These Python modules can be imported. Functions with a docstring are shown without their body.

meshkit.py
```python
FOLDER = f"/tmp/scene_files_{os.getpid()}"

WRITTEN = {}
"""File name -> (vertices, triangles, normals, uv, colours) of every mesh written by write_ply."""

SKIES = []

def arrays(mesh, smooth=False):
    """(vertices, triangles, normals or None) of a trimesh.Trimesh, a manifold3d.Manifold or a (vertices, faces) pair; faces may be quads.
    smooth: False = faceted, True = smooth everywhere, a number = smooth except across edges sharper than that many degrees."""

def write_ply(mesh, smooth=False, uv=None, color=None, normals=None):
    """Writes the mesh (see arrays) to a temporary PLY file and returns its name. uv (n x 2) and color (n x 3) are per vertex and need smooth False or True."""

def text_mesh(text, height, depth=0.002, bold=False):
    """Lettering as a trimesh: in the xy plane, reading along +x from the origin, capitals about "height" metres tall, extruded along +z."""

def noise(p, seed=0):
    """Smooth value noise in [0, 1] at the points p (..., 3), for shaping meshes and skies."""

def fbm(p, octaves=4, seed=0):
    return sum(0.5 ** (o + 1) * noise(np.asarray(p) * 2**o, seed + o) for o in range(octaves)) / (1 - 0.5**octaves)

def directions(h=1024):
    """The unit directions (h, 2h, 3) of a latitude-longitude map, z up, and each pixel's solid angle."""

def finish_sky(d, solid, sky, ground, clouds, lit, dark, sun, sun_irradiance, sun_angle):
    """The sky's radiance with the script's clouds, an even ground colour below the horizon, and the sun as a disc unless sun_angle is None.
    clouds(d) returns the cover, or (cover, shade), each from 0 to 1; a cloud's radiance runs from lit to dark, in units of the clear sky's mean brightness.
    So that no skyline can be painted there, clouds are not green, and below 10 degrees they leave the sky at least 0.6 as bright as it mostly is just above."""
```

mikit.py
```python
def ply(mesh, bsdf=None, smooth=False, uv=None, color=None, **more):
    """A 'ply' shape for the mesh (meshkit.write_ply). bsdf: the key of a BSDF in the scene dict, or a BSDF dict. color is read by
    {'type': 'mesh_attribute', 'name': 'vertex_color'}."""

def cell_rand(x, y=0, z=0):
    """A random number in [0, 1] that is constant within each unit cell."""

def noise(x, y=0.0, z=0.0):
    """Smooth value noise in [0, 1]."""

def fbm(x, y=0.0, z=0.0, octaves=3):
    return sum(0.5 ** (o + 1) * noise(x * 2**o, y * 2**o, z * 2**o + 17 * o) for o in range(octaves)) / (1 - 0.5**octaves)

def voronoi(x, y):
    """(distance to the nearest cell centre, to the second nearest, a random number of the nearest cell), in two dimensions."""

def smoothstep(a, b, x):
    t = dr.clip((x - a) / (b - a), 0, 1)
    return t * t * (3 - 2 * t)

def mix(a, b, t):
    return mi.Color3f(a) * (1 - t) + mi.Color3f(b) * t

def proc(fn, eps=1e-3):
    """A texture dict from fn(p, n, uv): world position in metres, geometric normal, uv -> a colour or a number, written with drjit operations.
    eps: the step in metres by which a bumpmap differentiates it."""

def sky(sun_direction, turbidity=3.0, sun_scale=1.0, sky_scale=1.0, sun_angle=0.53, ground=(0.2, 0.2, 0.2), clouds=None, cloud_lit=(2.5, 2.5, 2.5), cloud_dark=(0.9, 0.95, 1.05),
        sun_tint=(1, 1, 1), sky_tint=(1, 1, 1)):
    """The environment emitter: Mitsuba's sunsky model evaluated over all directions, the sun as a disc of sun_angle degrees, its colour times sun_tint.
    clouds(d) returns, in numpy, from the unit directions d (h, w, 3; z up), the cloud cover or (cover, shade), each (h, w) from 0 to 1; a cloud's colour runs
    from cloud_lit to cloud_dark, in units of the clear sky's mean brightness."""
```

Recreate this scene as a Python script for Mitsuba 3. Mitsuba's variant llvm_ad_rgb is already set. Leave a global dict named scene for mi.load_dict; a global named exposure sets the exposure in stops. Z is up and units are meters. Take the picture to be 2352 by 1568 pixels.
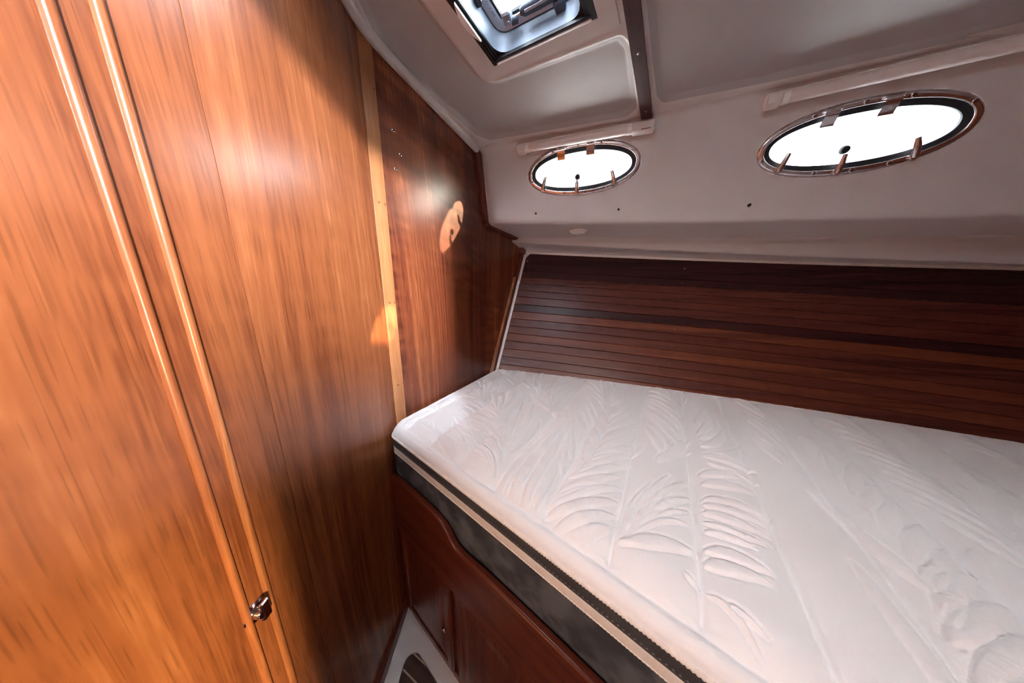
import math, random
import numpy as np, trimesh, shapely, mitsuba as mi, drjit as dr
from shapely.geometry import Polygon, LineString, Point
from scipy.spatial import Delaunay
import mikit, meshkit
from mikit import proc, noise, fbm, smoothstep, mix

scene, labels = {}, {}
random.seed(5)
rng = np.random.default_rng(5)

# ------------------------------------------------------------------ camera, sky, sun, lamps, exposure
EYE = np.array([0.0, 0.0, 1.45])
FOCAL = 560.0                                   # pixels of the 2352-wide frame
RIGHT = np.array([0.99988639, 0.00344113, 0.01467563])
UP = np.array([-0.01507366, 0.22826157, 0.97348315])
LOOK = np.array([0.0, 0.97359376, -0.22828751])
scene['camera'] = {'type': 'perspective', 'fov': 2 * math.degrees(math.atan(1176 / FOCAL)), 'fov_axis': 'x', 'near_clip': 0.02, 'far_clip': 500.0,
                   'to_world': mi.ScalarTransform4f().look_at(origin=EYE.tolist(), target=(EYE + LOOK).tolist(), up=UP.tolist())}
exposure = 3.0
SKY_SCALE = 22.0
SUN_SCALE = 2.6
HATCH_T = [0.80, 0.87, 0.92]
HEAD_WALL = [(-0.2, 2.5, 0.0, 2.4)]
JAMB_X = 0.49  # edge of the unseen doorway, placed where the lamplight should end
HEAD_Z = 2.16  # unseen door header, set to shade the bulkheads near the ceiling
S1_POS = (0.75, -1.15, 2.28)
S1_AIM = (-0.47, 0.6, 1.55)
S1_LIP = 0.172
S1_RAD = [9600.0, 10500.0, 11500.0]
S2_POS = (1.083, -1.165, 1.2)
S2_AIM = (-0.47, 0.2, 0.8)
S2_RAD = [3300.0, 2700.0, 1450.0]
S3_POS = (-0.25, -1.18, 2.05)
S3_AIM = (0.50, 0.70, 0.92)
S3_RAD = [800.0, 640.0, 585.0]
SUN = np.array([0.600, 0.035, 0.258])


def haze(d):
    n = meshkit.fbm(d * 2.2 + 3.1, 4, 7)
    return 0.55 + 0.45 * np.clip((n - 0.35) * 2.5, 0, 1), np.clip((n - 0.5) * 1.5, 0, 1)


scene['sky'] = mikit.sky(SUN, turbidity=5.0, sky_scale=SKY_SCALE, sun_scale=SUN_SCALE, sun_angle=0.8, ground=(0.16, 0.17, 0.18), clouds=haze,
                         cloud_lit=(1.5, 1.5, 1.5), cloud_dark=(0.9, 0.93, 1.0))


# ------------------------------------------------------------------ helpers
def tag(key, label=None, cat=None, group=None, kind=None):
    d = labels.setdefault(key, {})
    for k, v in (('label', label), ('category', cat), ('group', group), ('kind', kind)):
        if v:
            d[k] = v
    return key


def fresh(key):
    if key not in scene and key not in labels:
        return key
    i = 1
    while f'{key}_{i:03d}' in scene or f'{key}_{i:03d}' in labels:
        i += 1
    return f'{key}_{i:03d}'


def nrm(v):
    v = np.asarray(v, float)
    return v / np.linalg.norm(v)


class MB:
    """Collects pieces of one mesh; uv comes from two axes given when it is put into the scene."""

    def __init__(self):
        self.v, self.f, self.n = [], [], 0

    def add(self, v, f):
        v, f = np.asarray(v, float), np.asarray(f, int)
        if f.shape[1] == 4:
            f = np.vstack([f[:, [0, 1, 2]], f[:, [0, 2, 3]]])
        self.v.append(v)
        self.f.append(f + self.n)
        self.n += len(v)
        return self

    def mesh(self, m):
        return self.add(m.vertices, m.faces)

    def box(self, c, ax, half, bevel=0.0):
        """Chamfered box: centre, three unit axes, three half sizes."""
        ax, half, c = np.array(ax, float), np.array(half, float), np.asarray(c, float)
        b = min(bevel, half.min() * 0.9)
        pts = []
        for s in np.ndindex(2, 2, 2):
            s = np.array(s) * 2 - 1
            if b == 0:
                pts.append(s * half)
            else:
                for k in range(3):
                    h = half - b
                    h[k] = half[k]
                    pts.append(s * h)
        m = trimesh.convex.convex_hull(np.array(pts))
        return self.add(np.array(m.vertices) @ ax + c, m.faces)

    def prism(self, poly, o, ax, ay, az, depth, bevel=0.0):
        """Polygon in the (ax, ay) plane at o, extruded along az; with a chamfer on the far rim."""
        o, ax, ay, az = (np.asarray(x, float) for x in (o, ax, ay, az))
        rings = [(poly, 0.0), (poly, depth - bevel)] + ([(poly.buffer(-bevel), depth)] if bevel else [])
        if bevel:
            m = trimesh.creation.extrude_polygon(poly, depth - bevel, engine='earcut')
            self.add(m.vertices @ np.stack([ax, ay, az]) + o, m.faces)
            a = np.array(poly.exterior.coords)[:-1]
            nx = np.roll(a, -1, 0) - a
            nx /= np.linalg.norm(nx, axis=1, keepdims=True) + 1e-12
            ccw = poly.exterior.is_ccw
            ln = np.stack([-nx[:, 1], nx[:, 0]], 1) * (1 if ccw else -1)
            vn = ln + np.roll(ln, 1, 0)
            vn /= np.maximum(np.linalg.norm(vn, axis=1, keepdims=True), 0.3)
            b = a + vn * bevel
            n = len(a)
            v = np.vstack([np.c_[a, np.full(n, depth - bevel)], np.c_[b, np.full(n, depth)]])
            i = np.arange(n)
            q = np.stack([i, (i + 1) % n, (i + 1) % n + n, i + n], 1)
            if not ccw:
                q = q[:, ::-1]
            self.add(v @ np.stack([ax, ay, az]) + o, q)
            try:
                tv, tf = trimesh.creation.triangulate_polygon(Polygon(b), engine='earcut')
                self.add(np.c_[tv, np.full(len(tv), depth)] @ np.stack([ax, ay, az]) + o, tf)
            except Exception:
                pass
        else:
            m = trimesh.creation.extrude_polygon(poly, depth, engine='earcut')
            self.add(m.vertices @ np.stack([ax, ay, az]) + o, m.faces)
        return self

    def loft(self, rings, closed=True, caps=False):
        """rings (k, m, 3): consecutive loops joined by quads; closed: each loop is closed."""
        r = np.asarray(rings, float)
        k, m = r.shape[:2]
        i, j = np.meshgrid(np.arange(k - 1), np.arange(m if closed else m - 1), indexing='ij')
        j2 = (j + 1) % m
        q = np.stack([i * m + j, i * m + j2, (i + 1) * m + j2, (i + 1) * m + j], -1).reshape(-1, 4)
        f = np.vstack([q[:, [0, 1, 2]], q[:, [0, 2, 3]]])
        v = r.reshape(-1, 3)
        if caps:
            c0, c1 = v[:m].mean(0), v[-m:].mean(0)
            a = np.arange(m)
            f = np.vstack([f, np.stack([(a + 1) % m, a, np.full(m, k * m)], 1), np.stack([a, (a + 1) % m, np.full(m, k * m + 1)], 1) + [(k - 1) * m, (k - 1) * m, 0]])
            v = np.vstack([v, c0, c1])
        return self.add(v, f)

    def tube(self, pts, rad, sides=10, closed=False, caps=True, flat=1.0, upv=(0, 0, 1)):
        p = np.asarray(pts, float)
        t = (np.roll(p, -1, 0) - np.roll(p, 1, 0)) if closed else np.gradient(p, axis=0)
        t /= np.linalg.norm(t, axis=1, keepdims=True) + 1e-12
        a = np.cross(t, np.asarray(upv, float))
        bad = np.linalg.norm(a, axis=1) < 1e-3
        a[bad] = np.cross(t[bad], [1.0, 0.3, 0])
        a /= np.linalg.norm(a, axis=1, keepdims=True)
        b = np.cross(a, t)
        ang = np.arange(sides) * 2 * np.pi / sides
        rad = np.broadcast_to(rad, (len(p),))
        rings = p[:, None] + rad[:, None, None] * (np.cos(ang)[None, :, None] * a[:, None] + flat * np.sin(ang)[None, :, None] * b[:, None])
        if closed:
            rings = np.concatenate([rings, rings[:1]])
        return self.loft(rings, True, caps and not closed)

    def lathe(self, o, axis, prof, sides=24, sx=1.0, side=None):
        """prof: (radius, height) pairs along the axis."""
        z = nrm(axis)
        x = nrm(np.cross(z, [0, 0, 1] if abs(z[2]) < 0.9 else [1, 0, 0])) if side is None else nrm(side)
        y = np.cross(z, x)
        ang = np.arange(sides) * 2 * np.pi / sides
        rings = [np.asarray(o) + h * z + r * (sx * np.cos(ang)[:, None] * x + np.sin(ang)[:, None] * y) for r, h in prof]
        return self.loft(rings, True, True)

    def put(self, key, bsdf, across=(1, 0, 0), along=(0, 0, 1), smooth=False, parent=None, off=(0, 0), exact=False, flip=False, **more):
        key = (parent + '__' if parent else '') + key
        if not exact:
            key = fresh(key)
        v, f = np.vstack(self.v), np.vstack(self.f)
        if flip:
            f = f[:, ::-1]
        m = trimesh.Trimesh(v, f, process=False)
        if smooth is True:
            m.merge_vertices()
        elif smooth:
            m.merge_vertices()
            m = trimesh.graph.smooth_shade(m, angle=math.radians(smooth), facet_minarea=None)
        else:
            m = trimesh.Trimesh(m.vertices[m.faces].reshape(-1, 3), np.arange(3 * len(m.faces)).reshape(-1, 3), process=False)
        a, l = nrm(across), nrm(along)
        c = np.cross(a, l)
        vv = np.array(m.vertices)
        uv = np.stack([vv @ a + 0.83 * (vv @ c) + off[0], vv @ l + off[1]], 1)
        # merged vertices are written as they are, with normals that already respect the crease angle
        scene[key] = mikit.ply(m, bsdf, smooth=bool(smooth), uv=uv, **more)
        return key


def rounded(poly, r, r_in=None):
    p = poly.buffer(-r, quad_segs=10).buffer(r, quad_segs=10)
    if r_in:
        p = p.buffer(r_in, quad_segs=8).buffer(-r_in, quad_segs=8)
    return p


def smooth_line(pts, n=80):
    from scipy.interpolate import CubicSpline
    p = np.asarray(pts, float)
    t = np.r_[0, np.cumsum(np.linalg.norm(np.diff(p, axis=0), axis=1))]
    return CubicSpline(t, p)(np.linspace(0, t[-1], n))


# ------------------------------------------------------------------ materials
def principled(base, rough, **k):
    b = base if isinstance(base, dict) else {'type': 'rgb', 'value': list(base)}
    return {'type': 'twosided', 'bsdf': {'type': 'principled', 'base_color': b, 'roughness': rough, **k}}


def wood(dark, mid, light, seed, band=9.0, fig=0.0, pores=0.5):
    """Varnished veneer; uv in metres, the grain along v."""
    def fn(p, n, uv):
        u, v = uv.x + seed * 3.7, uv.y + seed * 1.3
        warp = 0.09 * (noise(u * 1.9, v * 0.8, seed) - 0.5) + 0.022 * (noise(u * 8, v * 2.1, seed + 3) - 0.5)
        uu = u + warp
        broad = fbm(uu * band, v * 0.45, seed, 4)
        rings = 0.5 + 0.5 * dr.sin((uu * 30 + 5.0 * noise(uu * 5, v * 0.5, seed + 9)) * 6.2832)
        fine = fbm(uu * 150, v * 3.2, seed + 1, 2)
        fleck = noise(uu * 330, v * 24, seed + 8)
        pore = smoothstep(0.66, 0.92, noise(uu * 520, v * 16, seed + 2))
        curl = fig * (noise(u * 14, v * 46 + 8 * u, seed + 5) - 0.5) * smoothstep(0.35, 0.7, noise(u * 3.5, v * 1.6, seed + 6))
        t = 0.66 * broad + 0.15 * rings * noise(uu * 12, v * 0.9, seed + 4) + 0.16 * fine + 0.10 * fleck + curl
        c = mix(dark, mid, smoothstep(0.28, 0.54, t))
        c = mix(c, light, smoothstep(0.52, 0.80, t))
        return c * (1 - pores * 0.45 * pore)
    return proc(fn)


M = scene
M['m_wood_left'] = principled(wood((0.108, 0.027, 0.0105), (0.198, 0.057, 0.0205), (0.335, 0.122, 0.047), 1.0, 8.0, 0.05), 0.27, specular=0.5)
M['m_wood_front'] = principled(wood((0.066, 0.0145, 0.0075), (0.137, 0.033, 0.0135), (0.265, 0.080, 0.029), 2.0, 13.0, 0.30), 0.30, specular=0.55)
M['m_wood_batten'] = principled(wood((0.19, 0.064, 0.023), (0.30, 0.115, 0.043), (0.42, 0.20, 0.085), 3.0, 20.0, 0.1), 0.30, specular=0.5)
M['m_wood_trim'] = principled(wood((0.065, 0.014, 0.009), (0.105, 0.024, 0.013), (0.15, 0.037, 0.018), 4.0, 20.0, 0.0), 0.30, specular=0.5)
M['m_wood_berth'] = principled(wood((0.052, 0.0095, 0.0045), (0.090, 0.0165, 0.007), (0.135, 0.027, 0.010), 5.0, 16.0, 0.1), 0.27, specular=0.5)
M['m_wood_beam'] = principled(wood((0.035, 0.012, 0.011), (0.055, 0.017, 0.015), (0.075, 0.025, 0.02), 6.0, 30.0, 0.0), 0.4, specular=0.4)
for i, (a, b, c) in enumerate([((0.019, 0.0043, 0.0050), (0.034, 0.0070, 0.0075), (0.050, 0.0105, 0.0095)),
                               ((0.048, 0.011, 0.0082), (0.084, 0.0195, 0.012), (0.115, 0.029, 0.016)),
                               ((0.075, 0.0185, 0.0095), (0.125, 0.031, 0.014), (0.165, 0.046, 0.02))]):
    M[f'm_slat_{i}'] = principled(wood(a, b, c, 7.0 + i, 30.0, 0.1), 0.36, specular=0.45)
M['m_plank'] = principled(wood((0.045, 0.024, 0.018), (0.085, 0.045, 0.032), (0.14, 0.08, 0.055), 11.0, 24.0, 0.0), 0.45, specular=0.4)
M['m_strip'] = principled((0.50, 0.43, 0.33), 0.5)
M['m_plug'] = principled((0.17, 0.055, 0.022), 0.4)
M['m_gelcoat'] = principled(proc(lambda p, n, uv: mix((0.565, 0.525, 0.51), (0.605, 0.565, 0.55), fbm(p.x * 9, p.y * 9, p.z * 9, 2))), 0.27, specular=0.5)
M['m_gelcoat_white'] = principled((0.90, 0.90, 0.88), 0.30, specular=0.5)
M['m_vinyl'] = {'type': 'twosided', 'bsdf': {'type': 'bumpmap', 'arbitrary': proc(lambda p, n, uv: 0.00035 * noise(p.x * 620, p.y * 620, p.z * 620), 4e-4),
                'bsdf': {'type': 'principled', 'base_color': {'type': 'rgb', 'value': [0.40, 0.378, 0.374]}, 'roughness': 0.42, 'specular': 0.5}}}
M['m_plastic_white'] = principled((0.80, 0.78, 0.76), 0.35, specular=0.5)
M['m_plastic_cream'] = principled((0.70, 0.62, 0.585), 0.4, specular=0.5)
M['m_chrome'] = {'type': 'twosided', 'bsdf': {'type': 'roughconductor', 'material': 'Cr', 'alpha': 0.045, 'specular_reflectance': {'type': 'rgb', 'value': [1.0, 0.97, 0.94]}}}
M['m_steel'] = {'type': 'twosided', 'bsdf': {'type': 'roughconductor', 'material': 'Al', 'alpha': 0.16, 'specular_reflectance': {'type': 'rgb', 'value': [0.72, 0.74, 0.78]}}}
M['m_alloy'] = principled((0.36, 0.40, 0.47), 0.38, metallic=0.55)
M['m_alloy_light'] = principled((0.20, 0.235, 0.29), 0.42, metallic=0.2)
M['m_black'] = principled((0.012, 0.012, 0.013), 0.35, specular=0.5)
M['m_rubber'] = principled((0.014, 0.018, 0.022), 0.55, specular=0.35)
M['m_hole'] = principled((0.010, 0.008, 0.008), 0.7)
M['m_handle'] = principled((0.045, 0.06, 0.09), 0.38, specular=0.5)
M['m_print'] = principled((0.16, 0.18, 0.24), 0.5)
M['m_clear_pane'] = {'type': 'thindielectric', 'int_ior': 1.49, 'specular_transmittance': {'type': 'rgb', 'value': [0.74, 0.77, 0.78]}}
M['m_smoked_pane'] = {'type': 'thindielectric', 'int_ior': 1.49, 'specular_transmittance': {'type': 'rgb', 'value': HATCH_T}}
M['m_mattress_top'] = {'type': 'twosided', 'bsdf': {'type': 'bumpmap', 'arbitrary': proc(lambda p, n, uv: 0.0008 * noise(p.x * 430, p.y * 430, p.z * 430) + 0.0006 * noise(p.x * 900, p.y * 900, 3.0), 5e-4),
                       'bsdf': {'type': 'principled', 'base_color': proc(lambda p, n, uv: mix((0.845, 0.865, 0.875), (0.80, 0.805, 0.805), smoothstep(0.45, 0.75, fbm(p.x * 3, p.y * 3, 1.0, 2)))), 'roughness': 0.85, 'specular': 0.25, 'sheen': 0.4}}}
M['m_cord'] = principled((0.74, 0.70, 0.65), 0.8, specular=0.2)
M['m_mesh_band'] = principled(proc(lambda p, n, uv: mix((0.026, 0.025, 0.027), (0.055, 0.055, 0.058), 0.6 * noise(p.x * 16, p.y * 16, p.z * 40) + 0.4 * noise(p.x * 700, p.y * 700, p.z * 700))), 0.75, sheen=0.5)
M['m_suede'] = principled(proc(lambda p, n, uv: mix((0.034, 0.037, 0.042), (0.085, 0.090, 0.098), smoothstep(0.3, 0.75, fbm((p.x - p.y) * 14, p.z * 24, 2.0, 3)))), 0.9, sheen=0.8, specular=0.2)
M['m_tape'] = principled(proc(lambda p, n, uv: mix((0.66, 0.62, 0.55), (0.74, 0.70, 0.64), noise((p.x - p.y) * 900, p.z * 60, 0.0))), 0.8, specular=0.2)
M['m_thread'] = principled((0.26, 0.26, 0.27), 0.8)

# ------------------------------------------------------------------ the cabin's shape
Z3 = np.array([0, 0, 1.0])
XA = -0.47                                         # the left bulkhead's face


def g(x):                                          # plan curve of the boat's side
    return -0.255 * x - 0.06 * x * x


def ceil_z(x, y):
    return 2.095 - 0.06 * (x + 0.182) - 0.14 * (y - 1.42)


CEIL_N = nrm([-0.06, -0.14, -1.0])                 # pointing down into the cabin
PB = np.array([-0.455, 0.94, 0])                   # the front bulkhead: a point, its run and its normal into the cabin
DB = np.array([math.sin(math.radians(29.5)), math.cos(math.radians(29.5)), 0])
NB = np.array([DB[1], -DB[0], 0])
BF = np.array([math.sin(math.radians(127.7)), math.cos(math.radians(127.7)), 0])    # run of the berth's front
BW = np.array([-BF[1], BF[0], 0])                  # from the front towards the boat's side
B0 = np.array([-0.451, 0.818, 0])


def on_front(c, z):
    """Where a side curve of offset c meets the front bulkhead."""
    x = 0.0
    for _ in range(30):
        x = PB[0] + (c + g(x) - PB[1]) * DB[0] / DB[1]
    return np.array([x, c + g(x), z])


def cab_z(x):
    return 1.769 - 0.05 * (x + 0.147)


def cab_top(x):
    y = 1.35 - 0.09 * (x + 0.15) + g(x)
    return np.array([x, y, ceil_z(x, y)])


def cab_bot(x):
    return np.array([x, 1.386 + g(x), cab_z(x)])


def cab(x, w):
    return cab_bot(x) * (1 - w) + cab_top(x) * w


def cab_at_z(x, z):
    b, t = cab_bot(x), cab_top(x)
    return b + (t - b) * ((z - b[2]) / (t[2] - b[2]))


def cab_frame(x, z):
    o = cab_at_z(x, z)
    e1 = nrm(cab_at_z(x + 0.1, z) - cab_at_z(x - 0.1, z))
    e2 = nrm(cab_top(x) - cab_bot(x))
    e2 = nrm(e2 - e1 * (e2 @ e1))
    n = nrm(np.cross(e1, e2))
    return o, e1, e2, n if n[1] < 0 else -n


def hull(x, z0):
    """The side below the deck: z0 is the height at the front bulkhead; planks dip a little to the right."""
    c = 1.885 - 0.488 * (1.685 - z0)
    return np.array([x, c + g(x), z0 - (0.03 + 0.058 * (z0 - 1.1)) * x])


XR = 2.36                                           # the cabin's right end
# ---- left bulkhead with its locker door
m = MB().box((XA - 0.02, (0.437 + 0.905) / 2, 1.07), np.eye(3), (0.02, (0.905 - 0.437) / 2, 1.17))
m.put('wall_left', 'm_wood_left', (0, 1, 0), Z3, exact=True)
tag('wall_left', 'broad varnished cherry veneer bulkhead along the left of the cabin', kind='structure')
m = MB().box((XA - 0.0207, (-1.3 + 0.436) / 2, 1.07), np.eye(3), (0.02, (0.436 + 1.3) / 2, 1.17))
m.put('door_1', 'm_wood_left', (0, 1, 0), Z3, exact=True, off=(3.1, 0.4))
tag('door_1', 'varnished cherry door with upright beading and a chrome latch at the left', kind='structure')
for yb, r in ((0.350, 0.0062), (0.312, 0.0062)):
    t = MB()
    t.box((XA - 0.0015, yb, 1.0), np.eye(3), (0.0006, 0.0105, 1.0))
    t.put('bead_groove', 'm_wood_trim', (0, 1, 0), Z3, parent='door_1')
    zz = np.linspace(0.03, 1.98, 30)
    MB().tube(np.c_[np.full(30, XA - 0.0005), np.full(30, yb), zz], r, 12, flat=1.0).put('bead', 'm_wood_left', (0, 1, 0), Z3, True, 'door_1', off=(1.7, 0.2))
# latch: escutcheon, body and turn
l = MB().lathe((XA - 0.002, 0.325, 0.850), (1, 0, 0), [(0.0, 0), (0.020, 0), (0.020, 0.003), (0.0165, 0.006), (0.013, 0.006)], 24)
l.lathe((XA + 0.003, 0.325, 0.850), (1, 0, 0), [(0.010, 0), (0.010, 0.012), (0.0085, 0.014), (0.0, 0.0145)], 20)
l.box((XA + 0.014, 0.330, 0.850), np.eye(3), (0.004, 0.008, 0.020), 0.0025)
l.put('latch', 'm_chrome', smooth=35, parent='door_1')
tag('door_1__latch', 'chrome turn latch')

# ---- front bulkhead with its corner batten, trims and screws
pts = [PB - 0.06 * DB]
low = [on_front(1.885 - 0.488 * (1.685 - z) + 0.03, z) for z in (-0.1, 0.4, 0.9, 1.3, 1.70)]
run = lambda p: float((np.asarray(p) - PB) @ DB)
poly = Polygon([(-0.055, -0.1)] + [(run(p), p[2]) for p in low] + [(run(on_front(1.93, 0)), 1.80), (run(on_front(1.55, 0)), 1.82), (run(on_front(1.50, 0)), 2.14), (-0.055, 2.22)])
MB().prism(poly, PB - 0.02 * NB, DB, Z3, NB, 0.02).put('wall_front', 'm_wood_front', DB, Z3, exact=True)
tag('wall_front', 'glossy figured cherry bulkhead at the foot of the berth', kind='structure')
bw0, bw1 = run((-0.4765, 0.903, 0)), run((-0.453, 0.944, 0))
bat = Polygon([(bw0, 0.0), (bw1, 0.0), (bw1, 2.19), (bw0, 2.19)])
MB().prism(bat, PB - 0.012 * NB, DB, Z3, NB, 0.020, 0.0015).put('batten', 'm_wood_batten', DB, Z3, parent='wall_front')
tag('wall_front__batten', 'pale upright wooden batten over the corner joint')
for p in [(-0.467, 0.919, 1.715), (-0.456, 0.938, 1.714), (-0.466, 0.921, 1.376), (-0.455, 0.940, 1.376), (-0.465, 0.923, 1.047), (-0.4525, 0.9435, 1.047), (-0.456, 0.938, 2.047)]:
    o = PB + DB * run(p) + Z3 * p[2] + NB * 0.0068
    MB().lathe(o, NB, [(0.0, 0.0), (0.0042, 0.0), (0.0042, 0.0015), (0.0, 0.0015)], 14).put('wood_plug', 'm_plug', DB, Z3, parent='wall_front')


def screw(key, o, n, r, parent, bsdf='m_chrome', h=None, slot=True):
    """A raised-head screw with a cross recess."""
    n = nrm(n)
    h = h or r * 0.45
    m = MB().lathe(np.asarray(o) - n * 0.0006, n, [(0.0, 0), (r, 0), (r, h * 0.35), (r * 0.8, h * 0.8), (r * 0.45, h), (0.0, h * 1.02)], 16)
    k = m.put(key, bsdf, smooth=40, parent=parent)
    return k


def screw_cross(key, o, n, r, parent):
    n = nrm(n)
    x = nrm(np.cross(n, [0.3, 0.2, 1]))
    y = np.cross(n, x)
    m = MB()
    for a, b in ((x, y), (y, x)):
        m.box(np.asarray(o) + n * r * 0.45, (a, b, n), (r * 0.5, r * 0.12, r * 0.06))
    m.put(key, 'm_hole', parent=parent)


for p in [(-0.428, 0.994, 1.965), (-0.417, 1.014, 1.900), (-0.4285, 0.992, 1.846)]:
    o = PB + DB * run(p) + Z3 * p[2]
    k = screw('screw', o, NB, 0.0062, 'wall_front', h=0.0026)
    screw_cross('screw_recess', o, NB, 0.0062, 'wall_front')

# ---- headliner: a moulded liner with recessed panels, cut out for the hatch
HA, HB = np.array([-0.070, 0.982]), np.array([0.212, 0.836])          # outboard corners of the hatch's blind frame
HU = nrm(np.r_[HB - HA, 0])[:2]
HV = nrm([-0.59, -0.807, 0])[:2]
HW = float(np.linalg.norm(HB - HA))
HL = 0.56


def hatch_xy(a, b):
    """a across from the left outboard corner, b inboard."""
    return HA + HU * a + HV * b


def hatch_pt(a, b, up=0.0):
    x, y = hatch_xy(a, b)
    return np.array([x, y, ceil_z(x, y)]) - CEIL_N * up


hatch_hole = Polygon([hatch_xy(0.002, 0.002), hatch_xy(HW - 0.002, 0.002), hatch_xy(HW - 0.002, HL), hatch_xy(0.002, HL)])
left_panel = rounded(Polygon([(-0.425, 0.62), (-0.43, 0.99), (-0.418, 1.012), (-0.176, 1.305), (-0.115, 1.327), (0.438, 1.138), (0.458, 1.098), (0.338, 0.903),
                              (0.296, 0.877), (0.27, 0.889), (-0.053, 1.040), (-0.1, 1.050), (-0.134, 1.02), (-0.258, 0.837), (-0.39, 0.64)]), 0.016, 0.02)
right_panel = rounded(Polygon([(0.02, 0.37), (0.325, 0.796), (0.500, 1.042), (0.535, 1.068), (0.818, 0.965), (1.15, 0.83), (1.45, 0.705), (1.72, 0.575), (1.62, 0.40), (1.0, -0.33), (0.70, -0.42)]), 0.03, 0.02)
beam_l = Polygon([(0.338, 0.9), (0.5, 1.13), (0.53, 1.11), (0.36, 0.86)])
room = Polygon([(-0.475, -1.3), (-0.475, 0.925), (-0.44, 0.96)] + [tuple(on_front(c, 0)[:2]) for c in (1.0, 1.2, 1.44)] + [tuple(cab_top(x)[:2] + np.array([0, 0.01])) for x in np.linspace(-0.10, XR + 0.1, 40)]
               + [(XR + 0.1, -0.1), (1.3, -0.75), (1.3, -1.3)]).buffer(0)


def outline(poly, step):
    ex = poly.exterior
    return shapely.get_coordinates(shapely.line_interpolate_point(ex, np.linspace(0, ex.length, int(ex.length / step), endpoint=False)))


liner = room.intersection(shapely.box(-0.6, -0.5, 1.96, 1.5))
rim_in = [left_panel, right_panel]
STEP = 0.0046
gx, gy = np.meshgrid(np.arange(-0.53, 1.96, STEP), np.arange(-0.5, 1.47, STEP))
P = np.c_[gx.ravel(), gy.ravel()]
P = P[shapely.contains_xy(liner.buffer(-0.6 * STEP), P[:, 0], P[:, 1]) & ~shapely.contains_xy(hatch_hole.buffer(0.6 * STEP), P[:, 0], P[:, 1])]
bands_ = [outline(pl_.buffer(o), 0.0042) for pl_ in rim_in for o in (-0.012, -0.0075, -0.0035, 0.0, 0.0035, 0.0075, 0.012)]
bands_ = [x[shapely.contains_xy(liner.buffer(-0.002), x[:, 0], x[:, 1])] for x in bands_]
dmin = np.min([shapely.distance(pl_.exterior, shapely.points(P)) for pl_ in rim_in], 0)
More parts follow.
